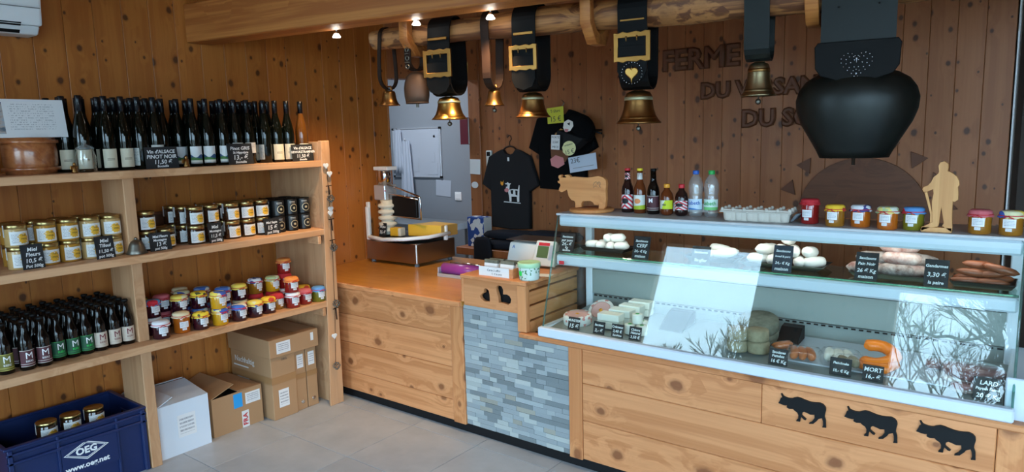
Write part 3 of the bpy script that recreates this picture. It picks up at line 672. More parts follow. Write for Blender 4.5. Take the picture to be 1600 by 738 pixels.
def put_wine(kind, x, y, label):
    if kind not in WK: o = WK[kind] = wine(kind); o.location = (x, y, S1+.0005); o.rotation_euler.z = RND.uniform(-.1, .1); o['label'] = label; o['group'] = 'wine bottles on the top shelf'
    else: clone(WK[kind], (x, y, S1+.0005), RND.uniform(-.12, .12), label)
front = [('cream', 1.387), ('cream', 1.497), ('cream', 1.574), ('strip', 1.651), ('plain', 1.727), ('land', 1.926), ('land', 2.003), ('land', 2.092), ('plain', 2.169), ('plain', 2.246), ('strip', 2.352), ('cream', 2.430), ('cream', 2.508), ('amber', 2.605)]
for i, (k, y) in enumerate(front):
    put_wine(k, -3.605, y, 'dark wine bottle with %s, %s from left, front row of top shelf' % (desc[k], ORD[i]) if k != 'amber' else 'pale gold wine bottle standing alone at the right end of the top shelf')
for r, x in ((1, -3.690), (2, -3.775), (3, -3.86)):
    ys = [1.345+.078*i for i in range(15)]
    for i, y in enumerate(ys):
        if r == 3 and i > 12: continue
        k = 'cream' if i < 4 else 'strip' if i < 7 else 'land' if i < 11 else 'cream'
        put_wine(k, x, y+RND.uniform(-.004, .004)+(.02 if r == 2 else 0), 'dark wine bottle, %s from left in the %s row on the top shelf' % (ORD[i], ('second', 'third', 'rearmost')[r-1]))
# ---------------- chalk price signs
def sign(label, loc, w, h, lines, rz=0.0, tilt=.12, mat='slate', size=None, foot=True, rot=None):
    """black price sign; front looks to -y before turning"""
    t = tag(obj('price_sign', sheet(w, h, mat, .003), None, loc, rot=rot if rot else (-tilt, 0, rz)), label, 'price sign')
    n = len(lines); zt = h*.90
    hs = [l[1] if isinstance(l, tuple) else 1.0 for l in lines]; tot = sum(hs); unit = h*.86/tot
    for l, q in zip(lines, hs):
        s = l[0] if isinstance(l, tuple) else l
        sz = min(unit*q*1.05, w*1.75/max(3, len(s)))
        me = textm(s, sz, 'chalk', .0006, shear=.15, bold=.0004)
        obj('lettering', me, t, (RND.uniform(-.02, .02)*w, -.0006, zt-unit*q*.55)); zt -= unit*q
    if foot: obj('foot', MB().box(-w*.3, w*.3, 0.003, .022, 0, .004).mesh('black'), t)
    return t
PX = math.pi/2   # signs on the left shelf look to +x
sign('price sign for Pinot Noir wine on the top shelf', (-3.545, 1.724, S1+.001), .165, .108, ["Vin d'ALSACE", 'PINOT NOIR', ('11,50 €', 1.1), ('Bouteille', .6)], PX)
sign('price sign for Pinot Gris wine on the top shelf', (-3.545, 2.158, S1+.001), .150, .115, ['Pinot GRIS', ('St Hippolyte', .6), ('13,- €', 1.2), ('Bouteille', .6)], PX)
sign('price sign for Gewurztraminer wine at the right end of the top shelf', (-3.545, 2.565, S1+.001), .150, .100, ["Vin d'ALSACE", 'GEWURZTRAMINER', ('11,50 €', 1.2), ('Bouteille', .6)], PX)
# ---------------- tub, leaflet, glass jar, figurine
def tub(label, y, r, h):
    t = thing('wooden_tub', label, 'tub', (-3.72, y, S1))
    obj('staves', MB().lathe([(0, 0), (r*.88, 0), (r*.96, h*.3), (r*.98, h*.6), (r*.92, h), (r*.86, h), (r*.86, h*.5), (0, h*.45)], 28).mesh('copper_wood'), t)
    for z in (.10, .84): obj('hoop', MB().lathe([(r*.9, h*z), (r*1.04, h*z), (r*1.04, h*(z+.10)), (r*.9, h*(z+.10))], 28).mesh('copper_wood'), t)
    return t
tub('round reddish wooden tub under the leaflet on the top shelf', 1.205, .112, .165); tub('dark wooden tub at the left frame edge on the top shelf', .955, .105, .15)
lf = tag(obj('leaflet', sheet(.30, .172, 'leaflet', .004), None, (-3.645, 1.195, S1+.1665), rot=(-.16, 0, PX)), 'white printed leaflet with a small photo propped on the tub', 'leaflet')
t = thing('glass_jar', 'clear lidded glass jar beside the wooden tub', 'jar', (-3.55, 1.372, S1))
obj('glass', MB().lathe([(.030, 0), (.042, .003), (.044, .07), (.036, .10), (.036, .108), (.034, .108), (.034, .10), (.041, .07), (.039, .006), (0, .006)], 18).mesh('jar_clear'), t)
obj('lid', MB().lathe([(.037, .108), (.039, .112), (.02, .125), (.006, .132), (.011, .145), (0, .152)], 18).mesh('bottle_clear'), t)
def figurine(label, x, y, z, s=1.0, mat='brass_old'):
    t = thing('figurine', label, 'figurine', (x, y, z))
    obj('body', MB().lathe([(.018*s, 0), (.016*s, .01*s), (.010*s, .028*s), (.007*s, .04*s), (0, .042*s)], 14).mesh(mat), t)
    obj('head', MB().lathe([(0, .038*s), (.007*s, .042*s), (.009*s, .05*s), (.006*s, .058*s), (0, .061*s)], 12).mesh(mat), t)
    obj('wing', MB().box(-.012*s, -.008*s, -.02*s, .02*s, .02*s, .042*s).mesh(mat, .002), t)
figurine('small gilded angel figurine beside the Pinot Noir sign', -3.545, 1.845, S1, 1.0); figurine('small gilded figurine at the foot of the glass jar', -3.535, 1.315, S1, .8)
# ---------------- honey
def honey(fill, lid='gold_lid', seal=True):
    t = thing('honey_jar', 'x', 'jar')
    obj('glass', MB().lathe([(0, 0), (.040, 0), (.0445, .004), (.0445, .076), (.041, .084), (.041, .086), (0, .086)], 20).mesh(fill), t)
    l = obj('lid', MB().lathe([(.0425, .082), (.0445, .083), (.0445, .099), (.042, .101), (.039, .099), (0, .099)], 20).mesh(lid), t)
    obj('label', arc(.0449, -58, 54, .010, .070, 'honey_label', 8), t)
    if seal: obj('seal', arc(.0452, -118, -92, .045, .099, 'seal_label', 3), t)
    return t
HK_ = {}
def put_honey(kind, x, y, z, label, rz=0, group='honey jars on the middle shelf'):
    if kind not in HK_:
        o = HK_[kind] = honey({'light': 'honey_light', 'cream': 'honey_cream', 'dark': 'honey_dark'}[kind]); o.location = (x, y, z); o.rotation_euler.z = rz; o['label'] = label; o['group'] = group
    else: clone(HK_[kind], (x, y, z), rz, label, group)
HJ = .1005
colsL = [('cream', -3.63, 1.082), ('light', -3.645, 1.203), ('light', -3.648, 1.297), ('cream', -3.648, 1.392), ('cream', -3.64, 1.486)]
for i, (k, x, y) in enumerate(colsL):
    for lv in (0, 1):
        put_honey(k, x+RND.uniform(-.004, .004), y, S2+.0005+lv*HJ, '%s honey jar, %s front column from left, %s of two, middle shelf' % ('amber' if k == 'light' else 'creamy', ORD[i], ('lower', 'upper')[lv]), RND.uniform(-.15, .2))
for i, (k, x, y) in enumerate([('light', -3.745, 1.10), ('light', -3.745, 1.20), ('light', -3.75, 1.297), ('cream', -3.745, 1.395), ('cream', -3.74, 1.489)]):
    for lv in (0, 1):
        put_honey(k, x, y, S2+.0005+lv*HJ, '%s honey jar in the second row behind, %s column from left, %s of two' % ('amber' if k == 'light' else 'creamy', ORD[i], ('lower', 'upper')[lv]), RND.uniform(-.3, .3))
colsR = [(-3.645, 1.655, 2), (-3.65, 1.752, 1), (-3.63, 1.905, 2), (-3.655, 2.008, 2), (-3.645, 2.125, 2), (-3.65, 2.222, 2), (-3.655, 2.32, 2)]
for i, (x, y, n) in enumerate(colsR):
    for lv in range(n):
        put_honey('dark', x, y, S2+.0005+lv*HJ, 'dark honey jar with gold lid, %s front column right of the divider, %s' % (ORD[i], ('bottom', 'top')[lv] if n == 2 else 'single'), RND.uniform(-.1, .3))
for i, (x, y, n) in enumerate([(-3.755, 1.79, 1), (-3.73, 1.89, 2), (-3.83, 1.885, 2), (-3.75, 2.03, 2), (-3.745, 2.13, 2), (-3.75, 2.23, 2), (-3.755, 2.325, 2)]):
    for lv in range(n):
        put_honey('dark', x, y, S2+.0005+lv*HJ, 'dark honey jar in the rear row, %s from the divider, %s' % (ORD[i], ('bottom', 'top')[lv] if n == 2 else 'single'), RND.uniform(-.3, .3))
# black tins
t0 = thing('black_tin', 'x', 'tin'); obj('can', MB().lathe([(0, 0), (.040, 0), (.042, .003), (.042, .093), (.040, .096), (.038, .094), (0, .094)], 20).mesh('black'), t0)
obj('label', arc(.0424, -55, 45, .006, .09, 'tin_label', 8), t0)
first = True
for r, x in enumerate((-3.635, -3.725, -3.815)):
    for c, y in enumerate((2.418, 2.507, 2.597)):
        for lv in (0, 1):
            lab = 'black tin with gold emblem, %s from the right, %s row, %s of two' % (('third', 'second', 'first')[c], ('front', 'middle', 'rear')[r], ('lower', 'upper')[lv]); lo = (x, y, S2+.0005+lv*.0965)
            if first: t0.location = lo; t0['label'] = lab; t0['group'] = 'black tins on the middle shelf'; first = False
            else: clone(t0, lo, RND.uniform(-.1, .15), lab)
sign('price sign for spring honey, leftmost on the middle shelf', (-3.562, 1.118, S2+.001), .088, .110, ['Miel', 'Fleurs', ('10,5 €', 1.4), ('Pot 500g', .8)], PX+.05)
sign('price sign for linden honey in front of the creamy jars', (-3.562, 1.42, S2+.001), .088, .108, ['Miel', 'Tilleul', ('11,50 €', 1.3), ('pot 500g', .8)], PX+.1)
sign('price sign for mountain flower honey beside the pewter bell', (-3.565, 1.685, S2+.001), .11, .092, ['Miel Fleurs', ('Montagne', .8), ('13 €', 1.3), ('pot 500g', .8)], PX+.02)
sign('price sign for mountain honey between the dark jars', (-3.565, 1.985, S2+.001), .082, .108, ['Miel', ('Montagne', .9), ('11,5 €', 1.4), ('pot 500g', .8)], PX+.1)
sign('price sign for fir honey beside the black tins', (-3.575, 2.34, S2+.001), .105, .092, ['Miel Sapin', ('15 €', 1.3), ('pot 500g', .8)], PX+.02)
t = thing('pewter_bell', 'small grey pewter hand bell standing on the middle shelf', 'bell', (-3.575, 1.567, S2))
obj('bell_body', MB().lathe([(.047, 0), (.049, .004), (.040, .02), (.034, .045), (.026, .062), (.012, .07), (0, .071)], 22).mesh('pewter'), t); obj('knob', MB().lathe([(.005, .068), (.009, .074), (.006, .082), (0, .084)], 12).mesh('pewter'), t)
t = thing('dark_tray', 'dark wooden tray leaning at the back of the middle shelf', 'tray', (-4.0, 2.06, S2))
obj('panel', boxm(-.01, .006, -.28, .28, .012, .145, 'dark_ply', 0), t)
for a in ((-.012, .03, -.295, -.28, 0, .16), (-.012, .03, .28, .295, 0, .16), (-.012, .03, -.28, .28, 0, .012), (-.012, .03, -.28, .28, .148, .16)): obj('rim', boxm(*a, 'dark_ply', .001), t)
# ---------------- beer
def beer(kind):
    t = thing('beer_bottle', 'x', 'bottle')
    obj('glass', MB().lathe([(0, 0), (.028, 0), (.0305, .004), (.0305, .125), (.027, .142), (.018, .162), (.0142, .182), (.0125, .222), (.0, .222)], 16).mesh('beer_glass'), t)
    obj('cap', MB().lathe([(.0125, .216), (.0155, .217), (.0155, .222), (.0135, .227), (0, .228)], 14).mesh('black'), t)
    lb = obj('label', arc(.0309, -72, 68, .018, .092, 'beer_'+kind, 9), t)
    obj('emblem', bend(textm('M', .042, 'chalk' if kind != 'cream' else 'maroon', .0004), .0314), lb, (0, 0, .066))
    obj('lettering', bend(textm({'maroon': 'BIERE', 'green': 'BLEU', 'cream': 'BIERE', 'olive': 'BIERE'}[kind], .013, {'green': 'neon_green'}.get(kind, 'chalk' if kind != 'cream' else 'maroon'), .0004), .0313), lb, (0, 0, .042))
    return t
BK = {}
bcol = [('olive', .975), ('maroon', 1.052), ('maroon', 1.120), ('green', 1.187), ('green', 1.250), ('green', 1.312), ('cream', 1.374), ('cream', 1.436), ('cream', 1.499)]
rows = 6
for r in range(rows):
    for i, (k, y) in enumerate(bcol + ([] if r == 0 else [('olive', .91)])):
        x = -3.598-.0645*r - (.02 if i > 2 and r == 0 else 0) + (.012 if i in (1, 2) and r == 0 else 0)
        if r > 0: x -= .012
        lab = 'beer bottle with %s label, %s from left in the %s row on the lower shelf' % (k, ORD[i] if i < 9 else 'outermost', ('front', 'second', 'third', 'fourth', 'fifth', 'rearmost')[r])
        if i == 9: lab = 'beer bottle with olive label, outermost left in the %s row on the lower shelf' % ('front', 'second', 'third', 'fourth', 'fifth', 'rearmost')[r]
        lo = (x, y + (RND.uniform(-.002, .002)), S3+.0005); rz = RND.uniform(-.08, .12)
        if k not in BK: o = BK[k] = beer(k); o.location = lo; o.rotation_euler.z = rz; o['label'] = lab; o['group'] = 'beer bottles on the lower shelf'
        else: clone(BK[k], lo, rz, lab)
# ---------------- jam
JM = {}
def jam_parts(fill, lid, tall):
    h = .088 if not tall else .105
    key = ('g', fill, tall)
    if key not in JM: JM[key] = MB().lathe([(0, 0), (.037, 0), (.041, .004), (.041, h-.018), (.037, h-.008), (.037, h-.004), (0, h-.004)], 18).mesh(fill)
    key2 = ('l', lid, tall)
    if key2 not in JM:
        m = MB(); v = []; f = []; N = 24
        prof = [(.0, h+.004), (.034, h+.003), (.0415, h-.003), (.042, h-.014), (.047, h-.022)]
        for i in range(N):
            a = 2*math.pi*i/N
            for j, (r, z) in enumerate(prof): w = (.0025*math.sin(a*9)) if j == 4 else 0; v.append(((r+w)*math.cos(a), (r+w)*math.sin(a), z+w))
        for i in range(N):
            for j in range(4): f.append((i*5+j, i*5+j+1, ((i+1) % N)*5+j+1, ((i+1) % N)*5+j))
        JM[key2] = m.add(v, f, True).mesh(lid)
    if ('r', tall) not in JM:
        JM[('r', tall)] = MB().tube([(.0435*math.cos(k*math.pi/9), .0435*math.sin(k*math.pi/9), h-.014) for k in range(18)], .0018, 5, closed=True).tube([(.0435, -.006, h-.014), (.052, .004, h-.018), (.047, .016, h-.024)], .0022, 5).tube([(.0435, 0, h-.014), (.053, -.012, h-.016), (.047, -.02, h-.022)], .0022, 5).mesh('red')
        JM['lab'] = arc(.0414, -32, 32, .030, .062, 'small_label', 5); JM['lab2'] = arc(.0414, -16, 14, .017, .028, 'small_label', 3)
    return h, JM[key], JM[key2], JM[('r', tall)]
jam_n = {}
CN = dict(jam_dark='dark berry', jam_red='red', jam_orange='orange red', jam_yellow='yellow', jam_amber='amber', jam_green='olive green')
LN = dict(cloth_white='white', cloth_cream='cream', cloth_pink='pink', cloth_red='red', cloth_orange='orange', cloth_yellow='yellow', cloth_blue='blue patterned', cloth_bluered='light blue', cloth_yellowblue='yellow-blue', cloth_yellowred='yellow-red', cloth_green='green patterned', cloth_navyflower='navy flowered')
def jam(fill, lid, x, y, z, where, tall=False, rz=None, group='jam jars with cloth lids'):
    h, a, b, c = jam_parts(fill, lid, tall)
    t = thing('jam_jar', '%s jam jar with %s cloth lid, %s' % (CN[fill], LN[lid], where), 'jar', (x, y, z+.0005), RND.uniform(-.2, .25) if rz is None else rz, group)
    obj('glass', a, t); l = obj('cloth_lid', b, t); obj('ribbon', c, l); obj('label', JM['lab'], t); obj('price_label', JM['lab2'], t)
    return h+.004
fr = 'front row, %s from divider'
F = [('jam_dark', 'cloth_white', -3.565, 1.642, 0), ('jam_orange', 'cloth_cream', -3.585, 1.76, 1), ('jam_dark', 'cloth_yellow', -3.56, 1.852, 0), ('jam_yellow', 'cloth_yellowblue', -3.552, 1.958, 0), ('jam_dark', 'cloth_blue', -3.545, 2.068, 0), ('jam_dark', 'cloth_yellowblue', -3.545, 2.166, 0),
     ('jam_dark', 'cloth_yellowred', -3.555, 2.26, 0), ('jam_amber', 'cloth_red', -3.60, 2.345, 0), ('jam_red', 'cloth_white', -3.545, 2.42, 0), ('jam_red', 'cloth_pink', -3.560, 2.515, 0), ('jam_green', 'cloth_bluered', -3.545, 2.606, 0)]
for i, (a, b, x, y, tl) in enumerate(F):
    h = jam(a, b, x, y, S3, fr % ORD[i], bool(tl))
    if i == 3: jam('jam_yellow', 'cloth_yellowblue', x-.004, y, S3+h, 'stacked on the fourth front jar')
    if i == 8: jam('jam_red', 'cloth_orange', x-.004, y, S3+h, 'stacked near the right shelf end')
Bk = [('jam_dark', 'cloth_white', 'jam_dark', 'cloth_bluered', -3.675, 1.655), ('jam_dark', 'cloth_cream', 'jam_dark', 'cloth_yellowblue', -3.665, 1.795), ('jam_dark', 'cloth_blue', 'jam_dark', 'cloth_yellow', -3.655, 1.90),
      ('jam_red', 'cloth_blue', 'jam_dark', 'cloth_blue', -3.645, 2.035), ('jam_dark', 'cloth_cream', 'jam_dark', 'cloth_yellowblue', -3.645, 2.135), ('jam_amber', 'cloth_red', 'jam_amber', 'cloth_navyflower', -3.72, 2.285), ('jam_yellow', 'cloth_red', 'jam_yellow', 'cloth_green', -3.685, 2.38),
      ('jam_dark', 'cloth_pink', 'jam_dark', 'cloth_pink', -3.765, 1.75), ('jam_dark', 'cloth_yellow', 'jam_dark', 'cloth_yellow', -3.80, 1.65), ('jam_dark', 'cloth_blue', 'jam_dark', 'cloth_yellowblue', -3.76, 1.86), ('jam_amber', 'cloth_blue', 'jam_red', 'cloth_blue', -3.76, 1.975),
      ('jam_dark', 'cloth_cream', 'jam_dark', 'cloth_cream', -3.86, 1.90), ('jam_red', 'cloth_white', 'jam_red', 'cloth_red', -3.70, 2.475)]
for i, (a, b, c, d, x, y) in enumerate(Bk):
    h = jam(a, b, x, y, S3, 'rear stack %s from divider, bottom' % ORD[i]); h2 = jam(c, d, x+.002, y, S3+h, 'rear stack %s from divider, top' % ORD[i])
    if i == 12: jam('jam_red', 'cloth_orange', x, y+.002, S3+h+h2, 'topmost by the end panel')
jam('jam_amber', 'cloth_yellowred', -3.655, 2.575, S3, 'rear corner beside the end panel')
# ================================================================== FLOOR GOODS
t = thing('plastic_crate', 'dark blue plastic crate with white diamond logo on the floor', 'crate', (-3.60, .93, 0))
Wd, Dp, Hc = .60, .40, .325
wl_ = MB(); wl_.box(-Dp, 0, 0, Wd, 0, .008); wl_.box(-.006, 0, 0, Wd, .008, Hc); wl_.box(-Dp, -Dp+.006, 0, Wd, .008, Hc); wl_.box(-Dp+.006, -.006, 0, .006, .008, Hc)
hz0, hz1, hx0, hx1 = .235, .275, -.27, -.13
for a in ((-Dp+.006, -.006, Wd-.006, Wd, .008, hz0), (-Dp+.006, -.006, Wd-.006, Wd, hz1, Hc), (-Dp+.006, hx0, Wd-.006, Wd, hz0, hz1), (hx1, -.006, Wd-.006, Wd, hz0, hz1)): wl_.box(*a)
obj('body', wl_.mesh('crate_blue'), t)
for z in (Hc-.03, Hc-.07): obj('rim', MB().box(0, .016, -.004, Wd+.004, z, z+.012).box(-Dp-.004, 0, Wd, Wd+.014, z, z+.012).mesh('crate_blue', .002), t)
obj('rim', MB().box(-.012, .016, -.012, Wd+.014, Hc, Hc+.012).box(-Dp-.01, -.012, Wd-.008, Wd+.014, Hc, Hc+.012).box(-Dp-.01, -.012, -.012, .008, Hc, Hc+.012).box(-Dp-.01, -Dp+.008, .008, Wd-.008, Hc, Hc+.012).mesh('crate_blue', .003), t)
obj('logo_plate', boxm(.0135, .0142, .207, .455, .11, .27, 'crate_blue', 0), t)
for y in (.0, .195, .455, .575): obj('rib', MB().box(0, .013, y, y+.012, .01, Hc-.001).mesh('crate_blue', .002), t)
for y in (0.0, Wd-.022): obj('corner_rib', MB().box(0, .016, y, y+.022, 0, Hc).mesh('crate_blue', .004), t)
D0, D1 = .100, .046
def dia(a, b): return [(-a, 0), (0, -b), (a, 0), (0, b)]
lg_ = obj('logo', prism([dia(D0, D1), dia(D0*.93, D1*.90)], .0006, 'chalk'), t, (.0145, .315, .215), rz=PX)
obj('logo_line', prism([dia(D0*.86, D1*.82), dia(D0*.81, D1*.75)], .0006, 'chalk'), lg_)
obj('lettering', textm('OEG', .046, 'chalk', .0006, bold=.0018), lg_, (0, 0, 0))
obj('lettering', textm('www.oeg.net', .036, 'chalk', .0006, bold=.0012), lg_, (0, 0, -.072))
b_ = tag(obj('crate_liner', boxm(-.30, .0, -.12, .18, 0, .0565, 'cardboard', .002), None, (-3.615, 1.19, .0085)), 'flat cardboard box lying at the bottom of the blue crate', 'box')
# honey jars in the crate, stacked three high
for i, (x, y) in enumerate(((-3.725, 1.135), (-3.725, 1.24), (-3.725, 1.345))):
    for lv in range(3): put_honey('dark', x-.0, y, .066+lv*HJ, 'dark honey jar in the blue crate, %s from left, %s' % (ORD[i], ('bottom layer', 'middle layer', 'top layer')[lv]), RND.uniform(-.1, .15), 'honey jars in the crate')
def carton(name, label, x1, y0, y1, h, dep, mat, flaps=None, rz=0):
    """front bottom edge on x1, between y0 and y1"""
    w = y1-y0; t = thing(name, label, 'box', (x1, y0, 0), rz); T = .004
    if flaps is None: obj('body', MB().box(-dep, 0, 0, w, 0, h).mesh(mat, .003), t)
    else:
        m = MB(); m.box(-dep, 0, 0, w, 0, T); m.box(-T, 0, 0, w, T, h); m.box(-dep, -dep+T, 0, w, T, h); m.box(-dep+T, -T, 0, T, T, h); m.box(-dep+T, -T, w-T, w, T, h)
        obj('body', m.mesh(mat), t)
        for (kind, ang, ln) in flaps:
            if kind == 'front': o = obj('flap', MB().box(-ln, 0, 0, w, 0, T).mesh(mat), t, (0, 0, h), rot=(0, ang, 0))
            if kind == 'back': o = obj('flap', MB().box(0, ln, 0, w, 0, T).mesh(mat), t, (-dep, 0, h), rot=(0, -ang, 0))
            if kind == 'left': o = obj('flap', MB().box(-dep, 0, 0, ln, 0, T).mesh(mat), t, (0, 0, h), rot=(ang, 0, 0))
            if kind == 'right': o = obj('flap', MB().box(-dep, 0, -ln, 0, 0, T).mesh(mat), t, (0, w, h), rot=(-ang, 0, 0))
        obj('shade_sheet', MB().box(-dep+T, -T, T, w-T, h*.8, h*.82).mesh('inner_shade'), t)  # near-black sheet painting the shade inside the open carton
    return t
def on_front(t, name, y, z, w, h, mat, lines=None):
    me = sheet(w, h, mat, .0008); me.transform(Matrix.Rotation(PX, 4, 'Z')); return obj(name, me, t, (.0012, y, z))
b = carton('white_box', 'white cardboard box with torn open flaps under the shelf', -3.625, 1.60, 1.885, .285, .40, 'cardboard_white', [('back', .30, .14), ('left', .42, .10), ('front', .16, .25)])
on_front(b, 'label', .155, .09, .10, .125, 'small_label')
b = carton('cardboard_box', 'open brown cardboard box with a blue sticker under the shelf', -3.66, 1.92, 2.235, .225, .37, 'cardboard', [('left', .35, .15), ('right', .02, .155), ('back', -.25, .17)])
on_front(b, 'blue_sticker', .16, .13, .055, .085, 'sky_blue'); on_front(b, 'label', .255, .135, .095, .068, 'small_label'); r_ = on_front(b, 'tape_strip', .20, .0, .045, .10, 'paper')
me = textm('FRAGILE', .042, 'red', .0006, align='LEFT'); me.transform(Matrix.Rotation(PX, 4, 'Y')); me.transform(Matrix.Rotation(PX, 4, 'Z')); 
zt = max(v.co.z for v in me.vertices)
me2 = textm('FRA', .042, 'red', .0006, align='LEFT', bold=.001); me2.transform(Matrix.Rotation(-PX, 4, 'Y')); me2.transform(Matrix.Rotation(PX, 4, 'Z')); obj('lettering', me2, b, (.0024, .20, .012))
b = carton('tall_carton', 'large tall brown carton with taped front and a printed side', -3.585, 2.262, 2.43, .388, .43, 'cardboard')
obj('tape', MB().box(.0004, .0012, 0, .168, .22, .265).box(-.43, 0, -.0012, -.0004, .22, .265).mesh('tape'), b); on_front(b, 'label', .075, .07, .07, .11, 'small_label')
obj('lettering', textm('Nachhaltig', .05, 'paper', .0006), b, (-.28, -.001, .33)); 
for q, z in enumerate((.285, .21, .16)): obj('printed_line', MB().box(-.40+.03*q, -.24, -.0012, -.0004, z, z+.008).mesh('paper'), b)
on_front(b, 'print', .09, .30, .10, .055, 'cardboard'); obj('lettering', (lambda m_: (m_.transform(Matrix.Rotation(PX, 4, 'Z')), m_)[1])(textm('OEG', .02, 'print_dark', .0006)), b, (.0026, .09, .365))
b = carton('flat_carton', 'long flat brown carton lying on top of the tall carton and file boxes', -3.565, 2.248, 2.595, .112, .45, 'cardboard'); b.location.z = .389
on_front(b, 'label', .095, .02, .095, .07, 'small_label'); on_front(b, 'emblem', .30, .045, .02, .05, 'paper')
obj('tape', MB().box(-.45, 0, .15, .20, .1122, .1132).mesh('tape'), b)
for i, (y0, y1) in enumerate(((2.436, 2.512), (2.518, 2.594))):
    b = carton('file_box', 'slim upright brown file box, %s the shelf post' % ('second from' if i == 0 else 'next to'), -3.60, y0, y1, .386, .40, 'cardboard')
    on_front(b, 'label', .038, .27, .045, .085, 'small_label'); obj('finger_hole', MB().lathe([(.0, 0), (.012, 0), (.012, .002), (.009, .0025), (0, .001)], 14).xf(Matrix.Rotation(PX, 4, 'Y')).mesh('chrome'), b, (.0004, .042, .05))
    obj('tape', MB().box(.0004, .0012, 0, y1-y0, .20, .235).mesh('tape'), b)
# wall mounted air conditioner
t = thing('air_conditioner', 'white wall air conditioner at the upper left corner', 'air conditioner', (XL, .95, 2.20))
obj('housing', MB().hexa([(.001, -.4, .04), (.16, -.4, .04), (.16, .43, .04), (.001, .43, .04), (.001, -.4, .29), (.19, -.4, .27), (.19, .43, .27), (.001, .43, .29)]).mesh('white', .012, seg=2), t)
obj('base', MB().hexa([(.001, -.4, 0), (.12, -.4, 0), (.12, .42, 0), (.001, .42, 0), (.001, -.4, .038), (.155, -.4, .038), (.155, .42, .038), (.001, .42, .038)]).mesh('white', .006), t)
obj('vent', MB().hexa([(.06, -.36, .004), (.125, -.36, .004), (.125, .34, .004), (.06, .34, .004), (.08, -.36, .05), (.163, -.36, .05), (.163, .34, .05), (.08, .34, .05)]).mesh('black'), t)
obj('louvre', MB().hexa([(.09, -.36, .0), (.13, -.36, -.004), (.13, .25, -.004), (.09, .25, .0), (.10, -.36, .006), (.15, -.36, .012), (.15, .25, .012), (.10, .25, .006)]).mesh('white'), t)
obj('panel_gap', MB().box(.176, .1795, -.39, .42, .118, .122).mesh('print_grey'), t)
# ================================================================== COUNTER
YF = 2.78
ct = thing('shop_counter', 'wooden shop counter front with grey stone panel and black plinth', 'counter', (-1.9, YF, 0))
def cpart(name, x0, x1, y0, y1, z0, z1, mat, bev=.003, par=ct): return obj(name, boxm(x0+1.9, x1+1.9, y0-YF, y1-YF, z0, z1, mat, bev), par)
cpart('plinth', -4.03, 1.2, YF+.02, YF+.06, 0, .056, 'black_mdf', .002)
cpart('carcass', -4.03, -2.14, YF+.03, 3.80, .056, .66, 'black_mdf', 0); cpart('carcass', -2.14, 1.2, YF+.03, 3.22, .056, .62, 'black_mdf', 0)
zs = [.056, .179, .373, .560, .742]
for a, b in zip(zs, zs[1:]): cpart('plank', -4.02, -2.603, YF, YF+.028, a+.0008, b-.0008, 'counter_x')
cpart('plank', -4.02, -2.603, YF+.001, YF+.028, .7425, .7645, 'counter_x', .002)
cpart('upright', -2.601, -2.512, YF-.004, YF+.028, .050, .7645, 'counter_z')
cpart('upright', -1.818, -1.742, YF-.004, YF+.028, .050, .628, 'counter_z')
zr = [.056, .258, .450, .627]
for k, (a, b) in enumerate(zip(zr, zr[1:])):
    if k == 2: cpart('plank', -1.740, -.877, YF, YF+.028, a+.0008, b-.0008, 'counter_x'); cpart('plank', -.875, -.082, YF, YF+.028, a+.0008, b-.0008, 'counter_x')
    else: cpart('plank', -1.740, -.082, YF, YF+.028, a+.0008, b-.0008, 'counter_x')
cpart('upright', -.080, .06, YF, YF+.028, .050, .627, 'counter_z')
for k, (a, b) in enumerate(zip(zr, zr[1:])): cpart('plank', .062, 1.2, YF, YF+.028, a+.0008, b-.0008, 'counter_x')
cpart('ledge', -2.105, 1.2, YF-.030, YF+.03, .629, .655, 'counter_x', .006)
# stone strip panel
sp = cpart('stone_panel', -2.511, -1.819, YF+.016, YF+.029, .056, .628, 'grout', 0)
cpart('stone_backing', -2.511, -2.119, YF+.016, YF+.029, .628, .748, 'grout', 0)
sm = [MB().box(0, 1, 0, 1, 0, 1).mesh('stone%d' % k, .03) for k in range(5)]
rs = random.Random(4); rh = .0256; z = .057; row = 0
while z < .745:
    xe = -1.8195 if z+rh <= .630 else -2.120
    x = -2.5105 - rs.uniform(0, .05); x = max(x, -2.5105)
    L = rs.uniform(.03, .13)
    while x < xe-.002:
        if xe-(x+L) < .03: L = xe-x
        d = rs.uniform(.006, .010)
        o = obj('stone', sm[rs.choices(range(5), (5, 5, 3, 2, .6))[0]], sp, (x+1.9+.0004, .016-d, z+.0004)); o.scale = (L-.0008, d+.002, rh-.0008)
        x += L; L = rs.uniform(.05, .13)
    z += rh; row += 1
# worktop
wt = thing('worktop', 'glossy honey coloured wooden worktop with the cheese cutter on it', 'worktop', (-3.27, YF, .766))
obj('board', boxm(-.775, .765, -.012+.0, 1.06, -.0, .030, 'varnished_top', .003), wt, (0, 0, -.0005)); wt.location.z = .737
obj('front_edge', boxm(-.775, .765, -.034, -.0125, -.0, .0305, 'counter_x', .003), wt)
ZT = .767
# heart box beside the worktop
hb = thing('counter_box', 'small wooden counter box with two cut out hearts', 'counter box', (-2.28, 2.77, .63))
H1 = [(-2.300,.790),(-2.301,.830),(-2.306,.851),(-2.321,.860),(-2.332,.860),(-2.342,.853),(-2.343,.834),(-2.361,.826),(-2.372,.812),(-2.366,.798),(-2.351,.789),(-2.332,.786)]
H2 = [(-2.245,.790),(-2.246,.821),(-2.258,.850),(-2.261,.868),(-2.251,.883),(-2.236,.887),(-2.217,.882),(-2.208,.865),(-2.209,.842),(-2.185,.844),(-2.167,.837),(-2.156,.820),(-2.162,.799),(-2.179,.788),(-2.202,.791),(-2.224,.792)]
fb = [[(-2.482, .752), (-2.119, .752), (-2.119, .899), (-2.482, .899)], H1, H2]
obj('front_board', prism([[(a+2.28, b-.63) for a, b in p] for p in fb], .022, 'counter_x', .0015), hb, (0, .011, 0))
